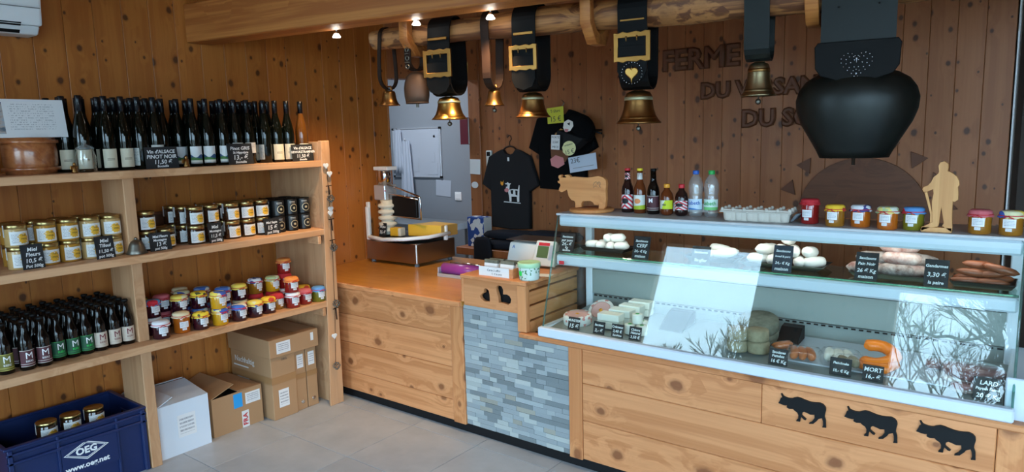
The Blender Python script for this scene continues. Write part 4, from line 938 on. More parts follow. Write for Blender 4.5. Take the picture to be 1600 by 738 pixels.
def hp(name, x0, x1, y0, y1, z0, z1, mat, bev=.002): obj(name, boxm(x0+2.28, x1+2.28, y0-2.77, y1-2.77, z0-.63, z1-.63, mat, bev), hb)
hp('side_board', -2.50, -2.484, 2.766, 3.26, .768, .899, 'counter_z'); hp('corner_post', -2.117, -2.062, 2.764, 2.80, .657, .899, 'counter_z')
hp('top_board', -2.503, -2.058, 2.762, 3.27, .900, .920, 'counter_x', .003); hp('shade_core', -2.48, -2.10, 2.80, 3.25, .768, .897, 'black', 0); hp('shade_core', -2.118, -2.10, 2.81, 3.25, .64, .765, 'black', 0)  # black cores paint the shade seen through hearts and slats
for a, b in ((.640, .705), (.716, .785), (.796, .862), (.873, .899)): hp('slat', -2.098, -2.066, 2.801, 3.26, a, b, 'counter_y')
obj('magnet', MB().lathe([(0, 0), (.012, 0), (.012, .008), (0, .010)], 14).xf(Matrix.Rotation(-PX, 4, 'Y')).mesh('black'), hb, (-.2205, .07, .165))
# ================================================================== DISPLAY CASE
CX0, CX1, CYB = -1.972, -.042, 3.22
dc = thing('display_case', 'refrigerated glass display case with slanted front on the counter', 'display case', (-1.0, YF, .655))
def dp(name, x0, x1, y0, y1, z0, z1, mat, bev=.002): return obj(name, boxm(x0+1, x1+1, y0-YF, y1-YF, z0-.655, z1-.655, mat, bev), dc)
dp('front_rail', CX0-.012, CX1+.004, 2.752, 2.79, .656, .704, 'case_white', .006)
dp('side_rail', CX0-.012, CX0+.03, 2.79, CYB, .656, .704, 'case_white', .006); dp('side_rail', CX1-.026, CX1+.30, 2.80, CYB, .30, .80, 'case_white', .004)
GA, GB = (2.778, .700), (2.935, 1.252)
def dk(y): return .694 + .10*(y-2.79)
obj('deck', MB().hexa([(CX0+1.03, .012, .0), (CX1+.97, .012, .0), (CX1+.97, .42, .0), (CX0+1.03, .42, .0), (CX0+1.03, .012, dk(2.792)-.655), (CX1+.97, .012, dk(2.792)-.655), (CX1+.97, .42, dk(3.2)-.655), (CX0+1.03, .42, dk(3.2)-.655)]).mesh('case_white_dimmed'), dc)
th = .006
obj('front_glass', MB().hexa([(CX0+1, GA[0]-YF, GA[1]-.655), (CX1+1, GA[0]-YF, GA[1]-.655), (CX1+1, GA[0]-YF+th, GA[1]-.655), (CX0+1, GA[0]-YF+th, GA[1]-.655), (CX0+1, GB[0]-YF, GB[1]-.655), (CX1+1, GB[0]-YF, GB[1]-.655), (CX1+1, GB[0]-YF+th, GB[1]-.655), (CX0+1, GB[0]-YF+th, GB[1]-.655)]).mesh('clear_glass'), dc)
for xx, nm in ((CX0, 'side_glass'), (CX1-.006, 'side_glass')):
    y1 = CYB-YF
    obj(nm, MB().hexa([(xx+1, GA[0]-YF+.008, GA[1]-.655), (xx+1.006, GA[0]-YF+.008, GA[1]-.655), (xx+1.006, y1, .045), (xx+1, y1, .045), (xx+1, GB[0]-YF+.008, .59), (xx+1.006, GB[0]-YF+.008, .59), (xx+1.006, y1, .59), (xx+1, y1, .59)]).mesh('clear_glass'), dc)
    obj('glass_edge', MB().tube([(xx+1.003, GA[0]-YF+.003, GA[1]-.655), (xx+1.003, GB[0]-YF+.003, GB[1]-.655)], .0045, 6).mesh('green_edge'), dc)
dp('top_board', CX0-.005, CX1+.005, 2.928, 3.245, 1.250, 1.261, 'top_grey', .002)
dp('top_rail', CX0+.008, CX1-.008, 2.932, 2.962, 1.196, 1.249, 'case_white', .008)
for xx in (CX0+.008, CX1-.048): dp('pillar', xx, xx+.04, 3.185, CYB, .704, 1.249, 'case_white', .004)
dp('back_rail', CX0+.048, CX1-.048, 3.19, CYB, .935, .955, 'black', .002)
dp('back_panel', CX0+.048, CX1-.048, 3.188, 3.205, .80, .934, 'case_white_dimmed', .002); dp('vent_panel', CX0+.048, CX1-.048, 3.196, 3.21, .715, .795, 'case_white_dimmed', .002)
sl = MB()
for k in range(60): sl.box(CX0+1.06+k*.0305, CX0+1.078+k*.0305, .4075, .4085, .132, .139)
o = obj('vent_slots', sl.mesh('black'), dc); o['kind'] = 'stuff'
dp('shelf_glass', CX0+.010, CX1-.010, 2.905, 3.17, 1.058, 1.065, 'shelf_glass', 0); dp('shelf_edge', CX0+.010, CX1-.010, 2.897, 2.905, 1.057, 1.066, 'green_edge', .001)
dp('light_bar', CX0+.010, CX1-.010, 2.898, 2.945, 1.000, 1.052, 'case_white', .008)
dp('led_strip', CX0+.03, CX1-.03, 2.955, 2.965, 1.044, 1.050, 'led', 0)
for xx in (-1.96, -1.0, -.06): dp('shelf_bracket', xx, xx+.012, 2.95, 3.18, 1.030, 1.057, 'alu', .001)
l = bpy.data.lights.new('case_light', 'AREA'); l.shape = 'RECTANGLE'; l.size = 1.8; l.size_y = .03; l.energy = .4; l.color = (.86, .95, 1.0)
o = bpy.data.objects.new('case_light', l); COL.objects.link(o); o.parent = dc; o.location = (0, .19, 1.036-.655); o.rotation_euler = (math.radians(14), 0, 0)
l = bpy.data.lights.new('added_shelf_light', 'AREA'); l.shape = 'RECTANGLE'; l.size = 1.8; l.size_y = .03; l.energy = .42; l.color = (1.0, .97, .92)  # added fill light, brightens the goods on the upper shelf
o = bpy.data.objects.new('added_shelf_light', l); COL.objects.link(o); o.parent = dc; o.location = (0, .20, 1.19-.655); o.rotation_euler = (math.radians(18), 0, 0)
st_ = sheet(.03, .018, 'red', .0008); obj('sticker', st_, dc, (CX0+1.062, .09, .355), rz=0)
# ---- sausages
def capsule(r, L, mat, bendy=0.0, taper=.8, seg=12, lump=.0, seed=0):
    rd = random.Random(seed); pts = []; rr = []
    for k in range(9):
        s = k/8; a = (s-.5)*2; q = r*math.sqrt(max(.02, 1-abs(a)**5))*(taper+(1-taper)*(1-a*a))*(1+rd.uniform(-lump, lump))
        pts.append((a*L/2, bendy*a*a, r)); rr.append(q)
    return MB().tube(pts, rr, seg).mesh(mat)
def tray(label, x0, x1, y0, y1, z, tilt=0):
    t = thing('tray', label, 'tray', ((x0+x1)/2, (y0+y1)/2, z)); w, d = (x1-x0)/2, (y1-y0)/2
    obj('base', MB().box(-w*.84, w*.84, -d*.8, d*.8, 0, .004).mesh('tray_black'), t)
    m = MB()
    for (ax, ay, bx, by) in ((-1, -1, 1, -1), (1, -1, 1, 1), (1, 1, -1, 1), (-1, 1, -1, -1)):
        a = (ax*w*.84, ay*d*.8); b = (bx*w*.84, by*d*.8); A = (ax*w, ay*d); B = (bx*w, by*d)
        m.add([(a[0], a[1], 0), (b[0], b[1], 0), (B[0], B[1], .022), (A[0], A[1], .022), (a[0]*.98, a[1]*.96, .003), (b[0]*.98, b[1]*.96, .003), (B[0]*.97, B[1]*.95, .022), (A[0]*.97, A[1]*.95, .022)], [(0, 1, 2, 3), (4, 7, 6, 5), (3, 2, 6, 7)])
    obj('rim', m.mesh('tray_black'), t); return t
SZ = 1.0655
def sausages(nm, label, lst, group, mesh_of, base):
    for i, (x, y, z, rx, rz) in enumerate(lst):
        t = obj(nm, mesh_of(i), None, (x, y, base+z), rot=(0, rx, rz)); tag(t, label % ORD[i], 'sausage', group)
        yield t
def white(i): return [capsule(.0225, .080, 'sausage_white', .004, .85, lump=.06, seed=k) for k in range(3)][i % 3]
tray('black tray of pale dry sausages at the left end of the glass shelf', -1.885, -1.625, 3.0, 3.13, SZ)
list(sausages('dry_sausage', 'pale floury dry sausage, %s in the leftmost tray', [(-1.835, 3.05, .005, 0, .45), (-1.78, 3.05, .005, 0, 1.3), (-1.725, 3.04, .005, 0, 1.9), (-1.672, 3.055, .006, 0, .35), (-1.79, 3.095, .005, 0, .2), (-1.745, 3.06, .044, .1, 1.6), (-1.695, 3.065, .046, -.05, .35), (-1.70, 3.10, .006, 0, .2)], 'pale dry sausages', white, SZ))
tray('black tray of pale dry sausages behind the blue reflection', -1.31, -1.07, 2.99, 3.12, SZ)
def white2(i): return capsule(.022, .12, 'sausage_white', .008, .7, lump=.07, seed=i)
list(sausages('dry_sausage', 'long pale dry sausage, %s in the second tray from left', [(-1.22, 3.04, .005, 0, .15), (-1.17, 3.07, .03, .1, -.2), (-1.13, 3.035, .02, -.15, .3), (-1.20, 3.09, .01, 0, 0)], 'pale dry sausages', white2, SZ))
tray('long black tray of stacked pale dry sausages in the middle of the glass shelf', -1.05, -.70, 2.965, 3.13, SZ)
def white3(i): return capsule(.0245, .105, 'sausage_white', .004, .88, lump=.06, seed=10+i)
list(sausages('dry_sausage', 'pale dry sausage seen end on, %s in the middle tray', [(-.985, 3.05, .005, 0, .5), (-.92, 3.05, .005, 0, 1.5), (-.868, 3.045, .005, 0, 1.75), (-.815, 3.045, .005, 0, 1.8), (-.755, 3.05, .005, 0, .75), (-.955, 3.055, .047, 0, .8), (-.893, 3.05, .048, .2, 1.6), (-.838, 3.05, .047, 0, 1.85), (-.775, 3.055, .046, .15, 1.4), (-.865, 3.06, .094, .2, 1.5)], 'pale dry sausages', white3, SZ))
tray('black tray of marbled dark dry sausages right of the middle', -.605, -.325, 2.955, 3.11, SZ)
def marb(i): return capsule(.026, .15, ('marbled', 'mould_dark')[i % 2], .006, .85, lump=.06, seed=30+i)
list(sausages('marbled_sausage', 'mould speckled dark dry sausage, %s in its tray', [(-.55, 3.02, .005, 0, .2), (-.45, 3.015, .005, 0, .05), (-.385, 3.04, .006, 0, .5), (-.52, 3.04, .045, 0, .15), (-.43, 3.03, .050, .05, .1), (-.375, 3.05, .045, .2, .4), (-.44, 3.04, .095, 0, .1)], 'marbled dry sausages', marb, SZ))
tray('black tray of smoked brown sausages at the right end of the glass shelf', -.262, -.062, 2.945, 3.10, SZ)
def gend(i): return capsule(.0145, .115, 'gendarme', .014, .8, lump=.08, seed=50+i)
list(sausages('smoked_sausage', 'thin brown smoked sausage, %s in the right hand tray', [(-.21, 2.985, .005, 0, .2), (-.14, 2.985, .005, 0, -.1), (-.2, 3.03, .01, 0, .1), (-.12, 3.03, .01, 0, .4), (-.19, 3.0, .034, .1, .3), (-.13, 3.0, .036, -.2, -.1), (-.175, 3.02, .062, .1, .5), (-.115, 2.99, .055, .25, .05)], 'smoked brown sausages', gend, SZ))
def csign(label, x, w, h, lines, mat='slate', y=2.918, z=SZ+.0005): return sign(label, (x, y, z), w, h, lines, 0, .30, mat)
csign('price sign for pork sausages at the far left of the glass shelf', -1.915, .085, .098, ['Saucissons', 'pur porc', ('24,- €', 1.2), ('Kg', .8), ('Sandrine', .7)])
csign('price sign for venison sausages right of the leftmost tray', -1.50, .085, .108, ['Saucissons', 'CERF', ('24,- € Kg', 1.3), ('maison', .8)])
csign('price sign for sausages half hidden behind the blue reflection', -1.205, .085, .082, ['Saucissons', 'Sanglier'])
csign('price sign for beef and pork sausages in front of the middle tray', -.852, .078, .112, ['Saucissons', 'boeuf & porc', ('24,- € Kg', 1.4), ('maison', .8)], 'slate_blue')
csign('price sign in front of the marbled sausages', -.535, .080, .108, ['Saucissons', 'Pain Noir', ('26 € Kg', 1.4), ('maison', .8)])
csign('price sign for gendarme sausages left of the brown ones', -.302, .078, .100, ['Gendarmes', ('3,30 €', 1.4), ('la paire', .8)])
# ---- deck
DY = lambda y: dk(y)+.0008
def dsign(label, x, w, h, lines, y=2.822): return sign(label, (x, y, DY(y)), w, h, lines, 0, .22, 'slate')
dsign('price sign for Munster cheese at the left corner of the case', -1.815, .066, .062, [('MUNSTER', .9), ('15 €', 1.5)])
dsign('price sign beside the sliced white cheese', -1.672, .062, .060, [('Bargkass', .9), ('3,- €', 1.4)])
dsign('price sign for creamy cheese in front of the white blocks', -1.572, .062, .062, [('Crémeux', .8), ('3,40 €', 1.4), ('Sandrine', .7)])
dsign('price sign for goat cheese in front of the small rolls', -1.478, .062, .062, [('Chèvre', .8), ('Naturel', .8), ('3,50 €', 1.3)])
dsign('price sign for smoked sausages beside the orange packs', -.828, .075, .066, [('Saucisses', .8), ('Fumées', .8), ('16 € Kg', 1.4)])
dsign('price sign for Fleischnaka in front of the clear packs', -.592, .078, .068, [('Fleischnaka', 1), ('18,- € Kg', 1.4)])
dsign('price sign for the orange ring sausage', -.478, .072, .060, [('MORT', .9), ('16,- €', 1.3)])
dsign('price sign for farmhouse bacon at the right end', -.118, .085, .080, ['LARD', 'Paysan Fumé', ('20 € Kg', 1.4)])
def wheel(label, x, y, r, h, mat, rot=(0, 0, 0), z=None, top=None):
    t = thing('round_cheese', label, 'cheese', (x, y, DY(y-r) if z is None else z), 0, 'cheese wheels in the case', rot)
    t.rotation_euler.x += .10 if z is None and rot == (0, 0, 0) else 0
    obj('body', MB().lathe([(0, 0), (r*.94, 0), (r, h*.12), (r*1.015, h*.5), (r, h*.88), (r*.94, h), (0, h)], 28).mesh(mat), t)
    if top: obj('paper_ring', MB().lathe([(r*.66, h+.0004), (r*.75, h+.0004), (r*.75, h+.0010), (r*.66, h+.0010)], 28).mesh('paper_pink'), t); obj('paper_seal', MB().lathe([(0, h+.0004), (.010, h+.0004), (.010, h+.0014), (0, h+.0014)], 14).mesh('orange'), t)
    return t
wheel('paper wrapped soft cheese wheel lying at the left corner of the case', -1.852, 2.925, .072, .052, 'cheese_paper', top=True)
wheel('paper wrapped soft cheese wheel tilted up behind the lying one', -1.80, 3.085, .070, .036, 'cheese_paper', rot=(.75, 0, .1), z=dk(3.03)+.004, top=True)
bmesh_ = MB().box(-.058, .058, -.034, .034, 0, .036).mesh('cheese_white', .005, seg=2); wr = MB().box(-.0585, -.03, -.0345, .0345, -.0005, .0365).mesh('sausage_white', .004)
k = 0
for (x, y, lv) in ((-1.66, 2.915, 0), (-1.655, 2.915, 1), (-1.64, 2.99, 0), (-1.635, 2.99, 1), (-1.625, 3.065, 0), (-1.62, 3.065, 1), (-1.61, 3.14, 0), (-1.605, 3.14, 1)):
    t = thing('cheese_block', 'white cheese block, %s row from the glass, %s' % (ORD[k//2], ('lower', 'upper')[lv]), 'cheese', (x, y, dk(y+.035)+.001+lv*.037), .05, 'white cheese blocks'); obj('cheese', bmesh_, t); obj('wrapper_end', wr, t); k += 1
for i, (x, y, lv) in enumerate(((-1.535, 2.885, 0), (-1.475, 2.89, 0), (-1.50, 2.945, 0), (-1.505, 2.905, 1))):
    t = thing('goat_cheese', 'small white goat cheese roll, %s of four' % ORD[i], 'cheese', (x, y, dk(y+.03)+.001+lv*.047), 0, 'goat cheese rolls'); obj('cheese', MB().lathe([(0, 0), (.024, 0), (.026, .004), (.026, .042), (.024, .046), (0, .046)], 18).mesh('cheese_white'), t)
    obj('green_label', MB().lathe([(0, .0462), (.010, .0462), (.010, .047), (0, .047)], 8).mesh('green'), t)
t = thing('black_riser', 'black plastic wedge behind the goat cheese', 'riser', (-1.39, 3.06, DY(2.98))); obj('wedge', MB().hexa([(-.05, -.07, 0), (.07, -.07, 0), (.07, .09, .01), (-.05, .09, .01), (-.05, .05, .07), (.07, .05, .07), (.07, .09, .075), (-.05, .09, .075)]).mesh('black', .002), t)
wheel('big mould grey mountain cheese wheel standing above the others', -.985, 3.06, .088, .050, 'rind_grey', rot=(.25, 0, 0), z=dk(3.0)+.055); wheel('mould grey mountain cheese wheel below the big one', -.98, 3.06, .084, .050, 'rind_grey', rot=(.25, 0, 0), z=dk(3.0)+.004)
for i, (x, y, lv) in enumerate(((-1.02, 2.895, 0), (-.935, 2.91, 0), (-1.02, 2.90, 1), (-.94, 2.915, 1))): wheel('small tan mountain cheese, %s' % ('front of the lower pair', 'rear of the lower pair', 'front of the upper pair', 'rear of the upper pair')[i], x, y, .045, .048, 'rind_tan', z=dk(y+.045)+.001+lv*.05)
t = thing('black_riser', 'black plastic wedge beside the grey cheese wheels', 'riser', (-.86, 3.08, DY(3.0))); obj('wedge', MB().hexa([(-.04, -.07, 0), (.05, -.07, 0), (.05, .07, .01), (-.04, .07, .01), (-.04, .03, .07), (.05, .03, .07), (.05, .07, .075), (-.04, .07, .075)]).mesh('black', .002), t)
t = tag(obj('marble_slab', MB().hexa([(-.40, -.12, 0), (.18, -.12, 0), (.18, .17, .02), (-.40, .17, .02), (-.40, -.12, .006), (.18, -.12, .006), (.18, .17, .03), (-.40, .17, .03)]).mesh('alu'), None, (-.42, 3.0, DY(2.88))), 'pale sloping tray plate under the packed meats', 'plate')
def pack(label, x, y, w, d, n, mat, L, r, rz=0, base=.008):
    t = thing('meat_pack', label, 'food pack', (x, y, dk(y)+base+.006), rz, 'vacuum packs in the case', rot=(.10, 0, rz))
    for k in range(n):
        c = obj('sausage', capsule(r, L, mat, .012, .75, lump=.04, seed=70+k), t, ((k-(n-1)/2)*r*1.7, 0, .004), rz=PX+.1*(k-1)+.15)
    v = []; f = []; N = 8; rd = random.Random(int(w*1000)+n)
    for i in range(N+1):
        for j in range(N+1):
            a, b = i/N*2-1, j/N*2-1; e = max(abs(a), abs(b)); z = .002 + (2.3*r)*(1-e**4) + rd.uniform(-.002, .002)*(e < .95); v.append((a*w/2, b*d/2, z))
    for i in range(N):
        for j in range(N): q = i*(N+1)+j; f.append((q, q+N+1, q+N+2, q+1))
    obj('film', MB().add(v, f, True).mesh('film'), t); return t
pack('clear pack with two reddish smoked sausages lying in front', -.75, 2.90, .15, .15, 3, 'fumed', .115, .018, .2); pack('small clear pack with one smoked sausage beside the tan cheese', -.845, 2.965, .10, .11, 2, 'fumed', .09, .013, -.9)
pack('clear pack of pale sliced meat rolls', -.62, 2.93, .17, .15, 3, 'cheese_white', .10, .020, .1); pack('clear pack of pasta meat rolls beside the orange sausage', -.575, 2.885, .13, .11, 2, 'rind_tan', .08, .020, .5)
t = thing('ring_sausage', 'bright orange ring sausage in the case', 'sausage', (-.485, 2.96, DY(2.95)+.016), rot=(.25, 0, 0)); t.scale = (1.2, 1.2, 1.1)
pts = [(-.058+.0*k, 0, 0) for k in range(0)]
for k in range(17):
    a = math.radians(-150+k*19); pts.append((.045*math.cos(a)*(1+.1*math.sin(k)), .045*math.sin(a)+.012*k/17, .022+.022*(k/16)))
obj('loop', MB().tube(pts, [.012]+[.021]*15+[.010], 12).mesh('orange_meat'), t); obj('tail', MB().tube([(-.05, -.045, .02), (-.02, -.06, .022), (.03, -.055, .022), (.058, -.02, .024)], [.014, .019, .019, .016], 12).mesh('orange_meat'), t)
t = thing('smoked_ham', 'long slab of dark smoked ham with a white fat edge at the right end', 'ham', (-.168, 2.945, DY(2.90)+.012), rot=(.12, 0, -.12))
def slab(w, d, z0, z1, mat, sd):
    rd = random.Random(sd); v = []; f = []; N = 20
    ring = [(w*math.cos(2*math.pi*k/N)*(1 if abs(math.cos(2*math.pi*k/N)) < .8 else .96), d*math.sin(2*math.pi*k/N)*(1+rd.uniform(-.08, .08))) for k in range(N)]
    for (s, z) in ((.9, z0), (1, z0+(z1-z0)*.25), (1, z0+(z1-z0)*.75), (.86, z1)):
        for a, b in ring: v.append((a*s, b*s, z))
    for i in range(3):
        for k in range(N): l = (k+1) % N; f.append((i*N+k, i*N+l, (i+1)*N+l, (i+1)*N+k))
    f.append(tuple(reversed(range(N)))); f.append(tuple(3*N+k for k in range(N)))
    return MB().add(v, f, True).mesh(mat)
obj('fat', slab(.108, .055, 0, .022, 'fat', 1), t); obj('meat', slab(.106, .054, .0225, .062, 'ham', 2), t); obj('film', slab(.110, .058, -.002, .066, 'film', 3), t)
t = thing('bacon_piece', 'small cut piece of dark bacon below the ham slab', 'bacon', (-.185, 2.862, DY(2.85)+.004), rot=(.1, 0, .1))
obj('rind', slab(.05, .02, 0, .012, 'mould_dark', 5), t); obj('meat', slab(.049, .02, .0125, .030, 'ham', 6), t)
for x in (-.30, -.24): 
    t = thing('meat_pack', 'flat dark vacuum pack near the ham, %s' % ('left' if x == -.30 else 'right'), 'food pack', (x, 3.05, DY(3.05)+.006), 0, 'vacuum packs in the case'); obj('meat', slab(.035, .05, 0, .022, 'ham', 9), t); obj('film', slab(.039, .055, -.001, .026, 'film', 10), t)
# ================================================================== ON TOP OF THE CASE
ZP = 1.2615
t = thing('wooden_cow', 'cut out wooden cow on a round wooden base at the left end of the case', 'cow figure', (-1.845, 3.06, ZP))
obj('base', MB().lathe([(0, 0), (.108, 0), (.114, .004), (.114, .013), (.108, .018), (0, .018)], 36).mesh('carved_wood'), t)
WC = [(-.181,.153),(-.171,.155),(-.169,.164),(-.176,.172),(-.174,.182),(-.163,.186),(-.159,.182),(-.165,.177),(-.162,.171),(-.131,.172),(-.122,.177),(-.136,.181),(-.136,.185),(-.118,.187),(-.106,.180),(-.106,.174),(-.088,.177),(-.049,.175),(-.002,.173),(.036,.178),(.063,.182),(.089,.176),(.104,.163),(.107,.145),(.103,.109),(.105,.070),(.101,.033),(.093,.019),(.065,.020),(.067,.039),(.061,.045),(.059,.037),(.040,.038),(.031,.051),(.016,.057),(-.031,.054),(-.041,.041),(-.039,.024),(-.075,.023),(-.073,.040),(-.077,.052),(-.098,.058),(-.114,.076),(-.121,.103),(-.126,.112),(-.142,.103),(-.158,.097),(-.175,.104),(-.172,.116),(-.163,.130),(-.166,.141),(-.178,.145)]
WC = [(a, max(b, .0185) if b > .0235 else .0185) for a, b in WC]
obj('cow', prism([WC], .020, 'carved_wood', .0015), t, (-.012, -.008, 0)); fl = MB()
for k in range(16): a = k*.9; fl.tube([(.055+.022*math.cos(a), -.0195, .14+.016*math.sin(a*1.7)), (.055+.022*math.cos(a+.9), -.0195, .14+.016*math.sin((a+.9)*1.7))], .0008, 4)
obj('engraving', fl.mesh('print_dark'), t, (-.012, .0005, 0))
# drinks
def drink(label, x, y, prof, mat, capc, caph, lab=None, necklab=None, text=None, capr=.0145, r=.0305, z0=.02, z1=.09):
    t = thing('drink_bottle', label, 'bottle', (x, y, ZP), -PX, 'drinks on the display case'); h = prof[-1][1]
    obj('bottle', MB().lathe(prof, 20).mesh(mat), t); obj('cap', MB().lathe([(capr*.92, h-.004), (capr, h-.002), (capr, h-.002+caph), (capr*.9, h+caph), (0, h+caph)], 16).mesh(capc), t)
    if lab:
        l = obj('label', arc(r+.0006, -80, 80, z0, z1, lab, 9), t)
        if text: obj('lettering', bend(textm(text[0], text[1], text[2], .0004, bold=.0004), r+.0012), l, (0, 0, (z0+z1)/2+text[3]))
    if necklab: obj('neck_label', arc(.0150, -85, 85, .160, .198, necklab, 7, r1=.0134), t)
    return t
longneck = [(0, 0), (.028, 0), (.0305, .004), (.0305, .108), (.027, .128), (.018, .150), (.0143, .168), (.0128, .212), (0, .212)]
drink('cola beer bottle with red striped label and red cap', -1.665, 3.11, longneck, 'cola', 'red', .008, 'cola_label', 'cola_label')
drink('brown bottle with peach label and yellow cap', -1.592, 3.10, longneck, 'ice_tea', 'yellow', .008, 'peach_label', 'wine_plain')
drink('dark brown bottle with maroon label and black cap', -1.512, 3.085, longneck, 'beer_glass', 'black', .008, 'beer_maroon', None, ('M', .03, 'chalk', .012))
pet = [(0, .006), (.020, 0), (.028, .008), (.030, .02), (.029, .03), (.031, .045), (.031, .085), (.026, .105), (.014, .122), (.012, .135), (0, .135)]
drink('small iced tea bottle with lime label and orange cap', -1.432, 3.065, pet, 'ice_tea', 'orange', .014, 'tea_label', None, ('thé', .014, 'print_dark', 0), r=.0312, z0=.032, z1=.073)
drink('small cola bottle with red label and red cap', -1.358, 3.065, pet, 'cola', 'red', .014, 'cola_label', r=.0312, z0=.030, z1=.073)
wat = [(0, .006), (.022, 0), (.030, .008), (.032, .02), (.030, .028), (.0325, .035), (.0325, .085), (.029, .10), (.031, .112), (.0335, .13), (.032, .155), (.024, .178), (.013, .192), (.0125, .2), (0, .2)]
drink('clear water bottle with blue label and blue cap', -1.288, 3.065, wat, 'bottle_clear', 'blue', .014, 'water_blue', None, ('Lisbeth', .024, 'blue', .006), r=.0326, z0=.035, z1=.084)
drink('clear water bottle with green label and green cap', -1.215, 3.07, wat, 'bottle_clear', 'green', .014, 'water_green', None, ('Lisbeth', .024, 'green', .006), r=.0326, z0=.035, z1=.084)
# eggs
t = thing('egg_carton', 'open grey pulp egg carton on the display case', 'egg carton', (-.985, 3.02, ZP), .06)
obj('base', MB().hexa([(-.125, -.045, 0), (.125, -.045, 0), (.125, .045, 0), (-.125, .045, 0), (-.142, -.055, .055), (.142, -.055, .055), (.142, .055, .045), (-.142, .055, .045)]).mesh('pulp', .006, seg=2), t)
for k in range(6): obj('cup', MB().lathe([(.016, .002), (.020, .01), (.0235, .042), (.02, .046), (0, .046)], 12).mesh('pulp'), t, (-.117+k*.047, -.034, 0))
obj('rim', MB().box(-.15, .15, -.064, .064, .040, .046).mesh('pulp', .002), t)
for k in range(7):
    for y in (-.05, .0, .05): obj('peg', MB().lathe([(.010, .045), (.006, .060), (0, .062)], 8).mesh('pulp'), t, (-.140+k*.0467, y, 0))
obj('lid', MB().hexa([(.142, -.05, .01), (.152, -.05, .008), (.152, .05, .008), (.142, .05, .01), (.165, -.06, .042), (.185, -.055, .045), (.185, .055, .045), (.165, .06, .042)]).mesh('grey_table', .003), t)
em = MB().lathe([(0, 0), (.012, .003), (.019, .014), (.0205, .024), (.017, .040), (.009, .050), (0, .053)], 14).mesh('egg')
for k in range(6):
    for j in range(2): e = tag(obj('egg', em, None, (-.985-.117+k*.047, 3.02-.026+j*.052+(k-2.5)*.0028, ZP+.003)), 'brown egg, %s pair from left, %s in the carton' % (ORD[k], ('front', 'back')[j]), 'egg', 'eggs in the pulp carton')
# jam jars on the case
for i, (a, b, x, y, tl) in enumerate((('jam_red', 'cloth_red', -.775, 3.03, 1), ('jam_amber', 'cloth_yellowred', -.668, 2.985, 0), ('jam_orange', 'cloth_navyflower', -.578, 3.005, 0), ('jam_orange', 'cloth_green', -.478, 2.975, 0), ('jam_green', 'cloth_bluered', -.393, 2.995, 0), ('jam_amber', 'cloth_pink', -.183, 2.985, 0), ('jam_amber', 'cloth_yellowblue', -.092, 2.985, 0))):
    jam(a, b, x, y, ZP-.0005, '%s from left on the display case' % ORD[i], bool(tl), -PX-.12, 'jam jars on the display case')
    o = bpy.context.scene.collection.objects[-1]
for o in list(COL.objects):
    if o.get('group') == 'jam jars on the display case': o.scale = (.88, .88, .95)
t = thing('wooden_hiker', 'cut out wooden hiker with walking stick on the display case', 'hiker figure', (-.30, 2.965, ZP))
HKp = [(-.017,.237),(-.012,.248),(0,.252),(.011,.243),(.012,.228),(.010,.218),(.025,.211),(.039,.199),(.047,.182),(.048,.170),(.044,.163),(.046,.143),(.047,.118),(.038,.111),(.031,.112),(.031,.084),(.032,.049),(.034,.018),(.034,.002),(.005,.022),(.010,.032),(.004,.063),(-.002,.099),(-.005,.063),(-.007,.027),(-.009,.020),(-.036,.013),(-.061,.001),(-.060,.014),(-.047,.020),(-.033,.030),(-.025,.034),(-.028,.070),(-.031,.109),(-.027,.137),(-.029,.155),(-.049,.144),(-.060,.144),(-.063,.152),(-.059,.161),(-.047,.165),(-.037,.178),(-.030,.196),(-.017,.208),(-.014,.216)]
obj('hiker', prism([[(a*1.02, b*1.02+.002) for a, b in HKp]], .018, 'carved_wood_z', .001), t); obj('base', MB().box(-.062, .035, -.010, .010, 0, .018).mesh('carved_wood_z', .001), t)
obj('stick', prism([[(-.057,.144),(-.050,.146),(-.029,.066),(-.026,.016),(-.034,.016),(-.035,.066)]], .008, 'carved_wood_z', .001), t)
# black cows on the counter front
CW = [(0,0),(.004,.001),(.010,-.008),(.018,-.011),(.029,-.013),(.043,-.012),(.053,-.006),(.064,-.002),(.076,-.003),(.091,-.007),(.106,-.010),(.117,-.011),(.132,-.010),(.149,-.007),(.161,-.011),(.169,-.020),(.171,-.032),(.168,-.049),(.167,-.060),(.172,-.074),(.173,-.095),(.174,-.103),(.160,-.105),(.163,-.095),(.162,-.079),(.158,-.067),(.145,-.074),(.140,-.083),(.127,-.098),(.111,-.102),(.112,-.097),(.122,-.089),(.131,-.073),(.130,-.060),(.115,-.063),(.103,-.059),(.091,-.056),(.084,-.062),(.083,-.073),(.100,-.085),(.098,-.090),(.091,-.089),(.081,-.080),(.078,-.089),(.077,-.101),(.062,-.102),(.064,-.096),(.070,-.089),(.070,-.074),(.065,-.065),(.054,-.059),(.049,-.054),(.034,-.057),(.024,-.053),(.025,-.044),(.018,-.046),(.005,-.045),(-.009,-.042),(-.003,-.029),(0,-.019),(.006,-.014)]
cm = prism([CW], .008, 'black', .0)
for i, x in enumerate((-.797, -.551, -.310)): tag(obj('cow_silhouette', cm, None, (x, YF-.0045, .598)), ('flat black cow silhouette on the counter front, leftmost of three', 'flat black cow silhouette on the counter front, middle of three', 'flat black cow silhouette on the counter front, rightmost of three')[i], 'cow silhouette', 'black cows on the counter front')
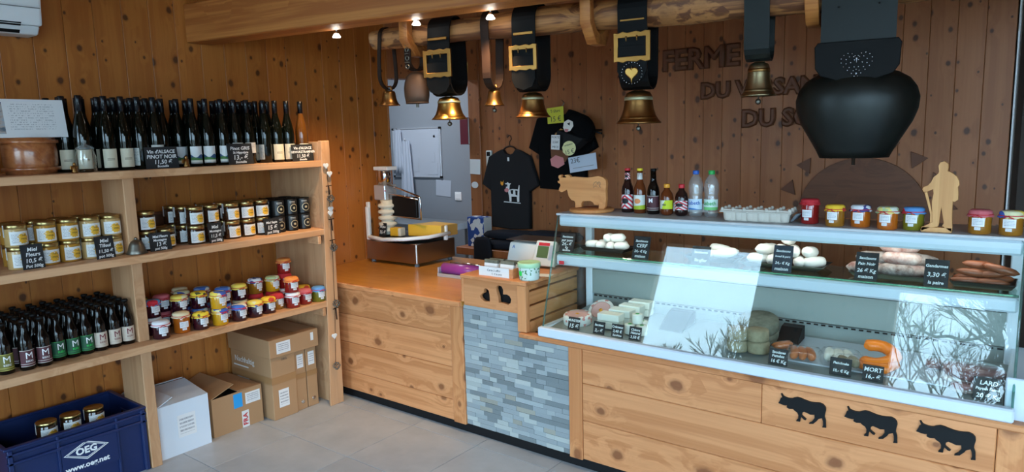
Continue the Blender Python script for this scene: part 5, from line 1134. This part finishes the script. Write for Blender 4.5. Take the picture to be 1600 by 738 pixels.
# ================================================================== COUNTER GOODS
t = thing('cheese_cutter', 'steel cheese cutting machine with white arms on the worktop', 'cheese cutter', (-3.70, 3.56, ZT), 0)
obj('base', MB().box(-.26, .26, -.20, .20, .022, .165).mesh('steel', .006), t)
for a in (-.22, .23):
    for b in (-.17, .17): obj('foot', MB().lathe([(.016, 0), (.018, .004), (.016, .0225), (0, .0225)], 12).mesh('grey_table'), t, (a, b, 0))
obj('turntable', MB().lathe([(0, .180), (.25, .180), (.255, .186), (.25, .192), (0, .192)], 36, (.03, 0, 0)).mesh('black'), t)
obj('frame', MB().tube([(-.25, -.16, .195), (-.20, -.215, .19), (.0, -.265, .19), (.18, -.235, .20), (.29, -.10, .205), (.32, .08, .215)], .014, 8).mesh('white'), t)
for x, y, z0, z1 in ((-.25, -.17, .17, .44), (-.215, -.21, .17, .41), (.30, .06, .165, .27)): obj('upright', MB().box(x-.014, x+.014, y-.01, y+.01, z0, z1).mesh('white', .003), t)
obj('column', MB().box(-.225, -.165, -.08, -.02, .165, .50).mesh('steel', .004), t)
obj('motor_housing', MB().box(-.25, -.13, -.11, .01, .45, .56).mesh('alu', .006), t); obj('cylinder', MB().lathe([(.05, .56), (.05, .66), (.045, .668), (0, .668)], 20, (-.19, -.05, 0)).mesh('chrome'), t)
obj('cap', MB().box(-.255, -.105, -.10, .0, .668, .695).mesh('white', .004), t)
bel = [(.05, .20)]
for k in range(5): bel += [(.045, .212+k*.045), (.066, .220+k*.045), (.070, .230+k*.045), (.066, .240+k*.045), (.045, .248+k*.045)]
bel += [(.05, .45)]
obj('bellows', MB().lathe(bel, 20, (-.15, -.075, 0)).mesh('cream'), t)
obj('blade_guard', MB().box(-.10, .15, -.012, .012, .33, .48).mesh('black', .003), t, (0, -.06, 0))
obj('guard_frame', MB().tube([(-.13, -.08, .56), (.0, -.08, .535), (.19, -.08, .485), (.20, -.08, .47), (.20, -.08, .325), (-.12, -.08, .335), (-.12, -.08, .50), (.18, -.08, .465)], .007, 8).mesh('chrome'), t)
obj('power_light', MB().lathe([(0, 0), (.006, 0), (.005, .003), (0, .004)], 10).xf(Matrix.Rotation(PX, 4, 'X')).mesh('red'), t, (-.125, -.111, .52))
t = thing('cheese_wedge', 'large yellow wedge of hard cheese on the cutting machine', 'cheese', (-3.60, 3.60, ZT+.1925))
obj('paste', MB().hexa([(-.06, -.10, 0), (.19, -.02, 0), (.20, .14, 0), (.0, .12, 0), (-.06, -.10, .085), (.19, -.02, .080), (.20, .14, .078), (.0, .12, .085)]).mesh('cheese_yellow', .004), t); obj('rind', MB().hexa([(.191, -.02, 0), (.198, -.02, 0), (.209, .14, 0), (.201, .14, 0), (.191, -.02, .080), (.198, -.02, .080), (.209, .14, .078), (.201, .14, .078)]).mesh('rind', .002), t)
t = thing('cheese_piece', 'small yellow cheese piece beside the price sign on the machine', 'cheese', (-3.745, 3.47, ZT+.1925), .2)
obj('paste', MB().box(-.04, .03, -.03, .03, 0, .062).mesh('cheese_yellow', .004), t); obj('rind', MB().box(.031, .055, -.03, .03, 0, .06).mesh('cream', .003), t)
sign('price sign on the cheese cutting machine', (-3.835, 3.41, ZT+.193), .085, .095, ['Bargkas', ('16 €', 1.5)], -.1)
# film cutter
t = thing('film_dispenser', 'grey film dispenser with a purple roll on the worktop', 'film dispenser', (-2.93, 3.30, ZT), .05)
obj('tray', MB().box(-.18, .18, -.08, .08, 0, .006).box(-.18, .18, -.08, -.075, .006, .022).box(-.18, -.172, -.075, .08, .006, .06).box(.172, .18, -.075, .08, .006, .06).mesh('alu', .001), t)
obj('roll', MB().tube([(-.165, -.025, .047), (.165, -.025, .047)], .036, 18).mesh('purple_film'), t); obj('core', MB().tube([(-.1715, -.025, .047), (-.164, -.025, .047)], .028, 14).mesh('paper'), t); obj('cutter_bar', MB().tube([(-.17, .045, .072), (.17, .045, .072)], .007, 8).mesh('chrome'), t)
# card holder box on the heart box
ZB = .9205
t = thing('card_holder', 'wooden card holder with printed front and stacks of cards', 'card holder', (-2.285, 2.86, ZB), 0)
obj('base', boxm(-.115, .115, -.05, .05, 0, .006, 'counter_x', 0), t); obj('front', boxm(-.115, .115, -.056, -.05, 0, .046, 'counter_x', .001), t); obj('back', boxm(-.115, .115, .05, .056, 0, .055, 'counter_x', .001), t)
for x in (-.115, .109): obj('side', boxm(x, x+.006, -.05, .05, .006, .05, 'counter_y', .001), t)
lb = obj('paper_label', sheet(.205, .05, 'paper', .0008), t, (-.012, -.0572, 0)); obj('lettering', textm('Carte à offrir', .017, 'print_dark', .0005, shear=.2), lb, (0, -.0006, .032)); obj('lettering', textm('5,- € la carte', .013, 'print_dark', .0005, shear=.2), lb, (.02, -.0006, .014))
cm_ = MB().box(-.045, .045, -.010, .010, 0, .075).mesh('paper', .001); ck = MB().box(-.0452, .0452, -.0102, .0102, .056, .0755).mesh('rind_grey', .001)
for i, (x, y, rx) in enumerate(((-.055, -.022, -.1), (.05, -.025, -.25), (-.05, .015, -.1), (.055, .012, -.2))):
    c = tag(obj('card_stack', cm_, None, (-2.285+x, 2.86+y, ZB+.0065), rot=(rx, 0, 0)), 'stack of printed cards in the holder, %s' % ('front left', 'front right', 'rear left', 'rear right')[i], 'cards', 'card stacks'); obj('picture', ck, c)
t = thing('herb_tub', 'round white tub with green herb print and green lid', 'tub', (-2.092, 2.842, ZB), -PX)
obj('tub', MB().lathe([(0, 0), (.048, 0), (.052, .006), (.056, .07), (.056, .073), (0, .073)], 24).mesh('herb_print'), t); obj('lid', MB().lathe([(.057, .066), (.060, .068), (.060, .088), (.056, .092), (.05, .089), (0, .089)], 24).mesh('lid_green'), t); obj('sticker', arc(.0555, -32, -6, .026, .05, 'neon_green', 4, r1=.0565), t)
t = tag(obj('note', boxm(-.05, .06, -.035, .035, 0, .001, 'paper', 0), None, (-2.10, 2.96, ZB), .3), 'loose paper slip behind the herb tub', 'paper')
# scale
t = thing('shop_scale', 'off white shop scale with green display behind the heart box', 'scale', (-2.30, 3.20, ZB), .05)
obj('body', MB().hexa([(-.17, -.06, .02), (.14, -.06, .02), (.14, .12, .02), (-.17, .12, .02), (-.17, -.02, .125), (.14, -.02, .12), (.14, .10, .13), (-.17, .10, .135)]).mesh('machine_white', .010, seg=2), t)
obj('foot', MB().lathe([(.06, 0), (.07, .006), (.06, .0215), (0, .0215)], 20, (.06, .03, 0)).mesh('machine_white'), t); obj('foot', MB().lathe([(.06, 0), (.07, .006), (.06, .0215), (0, .0215)], 20, (-.09, .03, 0)).mesh('machine_white'), t)
hd = obj('display_head', MB().hexa([(-.075, -.012, 0), (.075, -.012, 0), (.075, .012, 0), (-.075, .012, 0), (-.062, -.012, .145), (.065, -.012, .145), (.065, .014, .145), (-.062, .014, .145)]).mesh('machine_white', .008, seg=2), t, (.095, -.085, .012), rot=(-.38, 0, 0))
obj('screen', MB().box(-.046, .026, -.0008, .0008, .045, .112).mesh('lcd'), hd, (0, -.0130, 0)); obj('red_band', MB().box(-.044, .028, -.0008, .0008, .114, .132).mesh('red'), hd, (0, -.0130, 0)); obj('keypad', MB().box(.032, .060, -.0008, .0008, .035, .12).mesh('alu'), hd, (0, -.0130, 0))
lb = obj('green_label', MB().box(-.02, .02, -.001, .001, .035, .075).mesh('green'), t, (-.075, -.052, 0), rot=(-.3, 0, 0)); obj('emblem', textm('A', .03, 'print_blue', .0006), t, (-.135, -.033, .10), rot=(-.35, 0, 0)); obj('pan', MB().box(-.19, .16, -.03, .16, .137, .142).mesh('steel', .002), t)
# ================================================================== BACK WALL
sh = thing('wall_sill', 'narrow brown wooden sill along the back wall', 'sill', (-3.3, YB, .70)); obj('board', boxm(-.57, .9, -.26, -.001, .0, .06, 'pine_back', .003), sh)
SZ2 = .761
t = thing('printed_tin', 'blue and white patterned box on the wooden sill', 'box', (-3.70, 4.36, SZ2)); obj('body', boxm(-.10, .075, -.05, .06, 0, .245, 'tin_print', .004), t); obj('side_band', boxm(.0755, .0765, -.045, .055, .002, .243, 'paper', 0), t)
t = thing('folded_trousers', 'dark navy garments heaped on the sill below the shirt', 'clothes', (-3.25, 4.36, SZ2))
def lump(x, y, z, sx, sy, sz, sd):
    rd = random.Random(sd); v = []; f = []; N, K = 14, 9
    for i in range(K):
        th_ = math.pi*i/(K-1)
        for k in range(N):
            a = 2*math.pi*k/N; q = 1+.10*math.sin(3*a+sd)+rd.uniform(-.05, .05)
            cx = math.copysign(abs(math.cos(a))**.35, math.cos(a)); cy = math.copysign(abs(math.sin(a))**.35, math.sin(a)); s_ = abs(math.sin(th_))**.4
            v.append((x+sx*cx*s_*q, y+sy*cy*s_*q, z+sz*math.copysign(abs(math.cos(th_))**.7, math.cos(th_))))
    for i in range(K-1):
        for k in range(N): l = (k+1) % N; f.append((i*N+k, (i+1)*N+k, (i+1)*N+l, i*N+l))
    return MB().add(v, f, True)
obj('fold', lump(-.16, .0, .040, .20, .10, .039, 1).mesh('cloth_navy'), t); obj('fold', lump(.20, .02, .042, .30, .10, .041, 2).mesh('cloth_navy'), t); obj('fold', lump(-.10, .0, .115, .24, .09, .034, 4).mesh('cloth_navy'), t); obj('fold', lump(.27, .02, .122, .22, .085, .040, 5).mesh('cloth_navy'), t)
obj('hanging_leg', lump(-.30, -.148, -.04, .085, .020, .15, 3).mesh('cloth_navy'), t)
# shirts
def shirt(label, cx, zt, s, mat, y, hw=.185, hem=.62):
    t = thing('t_shirt', label, 't-shirt', (cx, y, zt-hem))
    P = [(-.07, 0), (-.11, -.012), (-.20*hw/.185, -.055), (-.275*hw/.185, -.27), (-.20*hw/.185, -.315), (-hw, -.20), (-hw-.004, -.4), (-hw, -hem), (0, -hem-.01), (hw, -hem), (hw+.004, -.4), (hw, -.20), (.20*hw/.185, -.315), (.275*hw/.185, -.27), (.20*hw/.185, -.055), (.11, -.012), (.07, 0), (.045, -.03), (0, -.045), (-.045, -.03)]
    me = prism([[(a*s, b*s+hem) for a, b in P]], .03, mat, .008); obj('cloth', me, t); return t
t = shirt('charcoal t-shirt with cow print on a hanger at the back wall', -3.45, 1.545, 1.0, 'shirt_dark', YB-.035)
obj('hanger', MB().tube([(-.10, 0, .60), (-.04, 0, .645), (0, 0, .655), (.04, 0, .645), (.10, 0, .60)], .007, 6).tube([(0, 0, .655), (0, 0, .69), (.018, 0, .71), (.012, 0, .735), (-.006, 0, .74), (-.018, 0, .725)], .004, 6).mesh('leather_brown'), t)
obj('size_tag', MB().box(-.009, .009, -.026, -.0235, .535, .565).mesh('paper'), t)
def cow_print(t, ox, oz, s, yy):
    def pl(pts, mat, dy=0): obj('print', prism([[(ox+a*s, oz+b*s) for a, b in pts]], .0008, mat), t, (0, yy-dy, 0))
    pl([(-.065, .13), (-.045, .125), (-.02, .14), (.005, .125), (.03, .13), (.01, .105), (.0, .05), (.05, .06), (.13, .055), (.145, .11), (.155, .105), (.15, .03), (.145, -.09), (.115, -.09), (.11, -.03), (.03, -.03), (.03, -.09), (.0, -.09), (-.005, -.02), (-.02, .03), (-.05, .06), (-.04, .105)], 'paper')
    pl([(-.07, .055), (-.03, .075), (-.005, .055), (-.01, .03), (-.04, .02), (-.068, .03)], 'pink', .001); pl([(-.045, .11), (-.028, .12), (-.025, .09), (-.04, .085)], 'black', .001); pl([(.02, .045), (.06, .05), (.055, .0), (.025, .005)], 'black', .001); pl([(.09, .045), (.125, .045), (.12, -.015), (.095, -.01)], 'black', .001)
    pl([(-.09, -.10), (.17, -.11), (.16, -.10), (-.08, -.09)], 'paper')
cow_print(t, .0, .27, .68, -.0235); obj('butterfly', prism([[(-.085, .375), (-.07, .36), (-.055, .38), (-.06, .345), (-.072, .335), (-.088, .35)]], .0008, 'orange'), t, (0, -.0235, 0))
t = shirt('black t-shirt with brown cow head behind the cap', -2.945, 1.835, 1.0, 'shirt_black', YB-.03, .20, .58)
for pts, mat, dy in (([(-.10, .33), (-.05, .42), (.03, .44), (.08, .40), (.09, .28), (.04, .20), (-.04, .18), (-.09, .23)], 'brown_hide', 0), ([(-.10, .22), (-.05, .25), (.02, .23), (.03, .18), (-.03, .15), (-.09, .17)], 'pink', .001), ([(.05, .38), (.10, .42), (.12, .38), (.08, .34)], 'sausage_white', .001), ([(-.06, .40), (.0, .45), (.05, .43), (.02, .38)], 'rind', .001), ([(.0, .33), (.03, .36), (.045, .31), (.02, .28)], 'sausage_white', .002)): obj('print', prism([pts], .0008, mat), t, (0, -.0235-dy, 0))
obj('hanger_hook', MB().tube([(0, 0, .56), (0, 0, .62), (.02, 0, .64), (0, 0, .66)], .004, 6).mesh('pewter'), t)
# cap
t = thing('baseball_cap', 'black mesh cap with a cow patch hung on the wall', 'cap', (-2.73, 4.36, 1.68), rot=(0, .25, 0))
v = []; f = []; N, K = 24, 9
for i in range(K):
    th_ = math.pi/2*i/(K-1)
    for k in range(N): a = 2*math.pi*k/N; v.append((.125*math.cos(th_)*math.cos(a), .095*math.cos(th_)*math.sin(a), .125*math.sin(th_)**.85))
for i in range(K-1):
    for k in range(N): l = (k+1) % N; f.append((i*N+k, i*N+l, (i+1)*N+l, (i+1)*N+k))
m = MB().add(v, f, True).xf(Matrix.Rotation(math.radians(25), 4, 'Y')); obj('crown', m.mesh('shirt_black'), t)
obj('visor', MB().hexa([(-.13, -.10, -.16), (.02, -.11, -.15), (.03, .02, -.13), (-.12, .02, -.14), (-.13, -.09, -.02), (.10, -.09, -.03), (.12, .04, -.02), (-.12, .04, -.01)]).mesh('shirt_dark', .01, seg=2), t)
for pts, mat, dy in (([(-.05, .05), (-.02, .075), (.02, .07), (.035, .04), (.02, .0), (-.02, -.015), (-.045, .01)], 'sausage_white', 0), ([(-.02, .045), (.0, .06), (.005, .035)], 'black', .001), ([(-.03, .005), (.005, .01), (.0, -.012), (-.02, -.015)], 'pink', .001)): obj('cow_patch', prism([pts], .001, mat), t, (-.03, -.102-dy, .0), rot=(-.12, 0, 0))
obj('peg', MB().tube([(.10, .14, .03), (.10, .0, .03), (.20, -.02, .03)], .008, 8).mesh('black'), t)
def note(name, label, x, z, w, h, mat, lines=(), y=4.30, rot=0.0, tm='print_dark', shape=None):
    if shape == 'round': me = prism([[(w/2*math.cos(k*math.pi/10)*(1+.05*math.sin(3*k)), h/2*math.sin(k*math.pi/10)) for k in range(20)]], .001, mat)
    else: me = prism([[(-w/2, -h/2), (w/2*.96, -h/2*1.03), (w/2, h/2), (-w/2, h/2*.97)]], .001, mat)
    o = tag(obj(name, me, None, (x, y, z), rot=(0, rot, 0)), label, 'note')
    for i, s in enumerate(lines): obj('lettering', textm(s, min(h/len(lines)*.9, w*1.5/max(3, len(s))), tm, .0005), o, (0, -.0012, h/2-(i+.5)*h/len(lines)))
    return o
note('price_note', 'yellow price note at the collar of the black t-shirt', -2.985, 1.806, .15, .12, 'sticky_yellow', ('T-Shirt', '15 €'), YB-.062, -.06)
note('price_note', 'white price note between the black t-shirt and the cap', -2.845, 1.605, .075, .105, 'paper', ('PORTE', '2,50€', 'PIECE'), 4.225, .05)
note('price_note', 'round pale yellow price note on the cap visor', -2.735, 1.56, .115, .105, 'sticky_pale', ('casquette', '15 €'), 4.232, -.2, shape='round')
o = note('price_note', 'crinkled white plastic price pouch below the cap', -2.70, 1.45, .24, .115, 'pouch', (), 4.36, -.15); obj('lettering', textm('23€', .05, 'print_dark', .0005), o, (-.06, -.0012, .025)); obj('printed_line', boxm(-.09, .09, -.0014, -.0008, -.03, -.026, 'print_grey', 0), o)
note('notice', 'small white notice pinned on the door post', -3.835, 1.412, .115, .125, 'paper', (), YB-.022, .04); note('notice', 'little round white tag pinned under the notice on the door post', -3.845, 1.258, .075, .055, 'paper', (), YB-.022, 0, shape='round')
t = thing('remote_holder', 'white remote control in a wall holder beside the t-shirt', 'remote control', (-3.685, YB-.001, 1.39)); obj('body', boxm(-.028, .028, -.022, 0, 0, .155, 'machine_white', .004), t); obj('display', boxm(-.018, .018, -.0235, -.0222, .11, .145, 'black', 0), t)
note('wall_paper', 'sheet of paper pinned on the back wall behind the glass case', -1.93, 1.10, .26, .14, 'small_paper', (), YB-.003)
# lettering and sun on the wall
def letters(name, s, x, z, h, label):
    o = tag(obj(name, textm(s, h/.76, 'letter_wood', .010, align='LEFT', bev=.009), None, (x, YB-.012, z)), label, 'lettering', 'wooden letters on the back wall'); return o
letters('wooden_letters', 'FERME', -2.135, 2.125, .142, 'large dark wooden letters FERME high on the back wall'); letters('wooden_letters', 'DU VERSANT', -1.86, 1.912, .105, 'dark wooden letters DU VERSANT below FERME'); letters('wooden_letters', 'DU SOLEIL', -1.585, 1.722, .112, 'dark wooden letters DU SOLEIL left of the giant bell')
t = thing('wooden_sun', 'dark plywood half sun with triangle rays on the back wall', 'wall decoration', (-.865, YB-.012, 1.12))
obj('disc', prism([[(.355*math.cos(math.pi*k/30), .355*math.sin(math.pi*k/30)) for k in range(31)]], .018, 'dark_ply', .001), t)
tri = prism([[(-.045, .035), (.045, .035), (0, -.045)]], .012, 'letter_wood', .001)
for a in (158, 136, 115, 93, 72, 51, 30, 11):
    r = math.radians(a); obj('ray', tri, t, (.435*math.cos(r), 0, .435*math.sin(r)), rot=(0, math.radians(90-a)*.6, 0))
# small ledge pieces high on the back wall
# ================================================================== GREY BACK ROOM
GY = 5.20
t = thing('whiteboard', 'white magnetic board on the grey wall of the back room', 'whiteboard', (-5.24, GY-.001, 1.26)); obj('panel', boxm(-.335, .335, -.012, 0, .012, .50, 'board_white', 0), t)
for a in ((-.35, -.335, 0, .512), (.335, .35, 0, .512)): obj('frame', boxm(a[0], a[1], -.018, 0, a[2], a[3], 'alu', .002), t)
for z in (0, .50): obj('frame', boxm(-.335, .335, -.018, 0, z, z+.012, 'alu', .002), t)
for x in (-.35, .33):
    for z in (-.004, .494): obj('corner', boxm(x-.004, x+.024, -.021, 0, z, z+.022, 'black', .003), t)
mg = MB().lathe([(0, -.006), (.014, -.006), (.014, 0), (0, 0)], 14).xf(Matrix.Rotation(PX, 4, 'X'))
obj('magnet', mg.mesh('maroon'), t, (.26, -.012, .42)); obj('magnet', mg.mesh('green'), t, (-.03, -.012, .12))
for x, z, w, h in ((.235, .16, .05, .10), (.22, .03, .15, .12), (-.02, .06, .10, .14)): obj('slip', boxm(x-w/2, x+w/2, -.0145, -.0125, z, z+h, 'board_white', 0), t)
def drape(label, x, z0, z1, w, mat, y):
    t = thing('apron', label, 'apron', (x, y, z0)); v = []; f = []; N, K = 14, 6
    for j in range(K):
        s = j/(K-1)
        for i in range(N): u = i/(N-1)-.5; ww = w*(1-.45*s); v.append((u*ww, -.012*math.sin(u*19)*(1.2-s), (z1-z0)*s))
    n = len(v); v += [(a, b+.008, c) for a, b, c in v]
    for j in range(K-1):
        for i in range(N-1): q = j*N+i; f += [(q, q+1, q+N+1, q+N), (n+q, n+q+N, n+q+N+1, n+q+1)]
    for i in range(N-1): f.append((i+1, i, n+i, n+i+1))
    for j in range(K-1): f += [(j*N, (j+1)*N, n+(j+1)*N, n+j*N), (j*N+N-1, n+j*N+N-1, n+(j+1)*N+N-1, (j+1)*N+N-1)]
    obj('cloth', MB().add(v, f, True).mesh(mat), t); obj('hook', MB().tube([(0, .02, z1-z0), (0, -.01, z1-z0+.01), (0, -.012, z1-z0+.025)], .005, 6).mesh('chrome'), t)
drape('pale blue apron hanging long over the whiteboard', -5.36, 1.0, 1.64, .20, 'apron_blue', GY-.05); drape('pale blue cloth hanging at the left of the whiteboard', -5.48, 1.30, 1.76, .16, 'apron_blue', GY-.045)
note('notice', 'sheet of paper taped on the grey wall beside the whiteboard', -4.885, 1.155, .21, .165, 'board_white', (), GY-.003, .05)
t = thing('light_switch', 'white light switch on the grey wall', 'switch', (-4.685, GY-.001, 1.035)); obj('plate', boxm(-.042, .042, -.01, 0, 0, .085, 'white', .003), t); obj('rocker', boxm(-.028, .028, -.014, -.0101, .014, .071, 'white', .002), t)
t = thing('work_table', 'dark grey work table in the back room', 'table', (-4.93, 4.80, 0)); obj('top', boxm(-.40, .58, -.22, .22, .80, .86, 'grey_table', .004), t)
for x in (-.36, .54):
    for y in (-.18, .18): obj('leg', boxm(x-.02, x+.02, y-.02, y+.02, 0, .799, 'grey_table', .002), t)
t = thing('folder', 'maroon folder hung on the edge of the door post', 'folder', (-3.925, YB-.021, 1.60)); obj('cover', boxm(-.045, .042, -.025, -.001, 0, .225, 'maroon', .002), t); obj('pages', boxm(-.042, .0425, -.020, -.006, .003, .222, 'paper', 0), t)
t = thing('added_lamp', 'added unseen lamp for the daylight in the grey back room', 'lamp', (-5.0, 4.2, 2.66)); obj('housing', boxm(-.3, .3, -.08, .08, 0, .039, 'white', .004), t)  # lamp added in place of the back room's daylight
l = bpy.data.lights.new('back_room_light', 'AREA'); l.shape = 'RECTANGLE'; l.size = .6; l.size_y = .16; l.energy = 9; l.color = (.86, .93, 1.0); o = bpy.data.objects.new('back_room_light', l); COL.objects.link(o); o.parent = t; o.location = (0, 0, -.005)
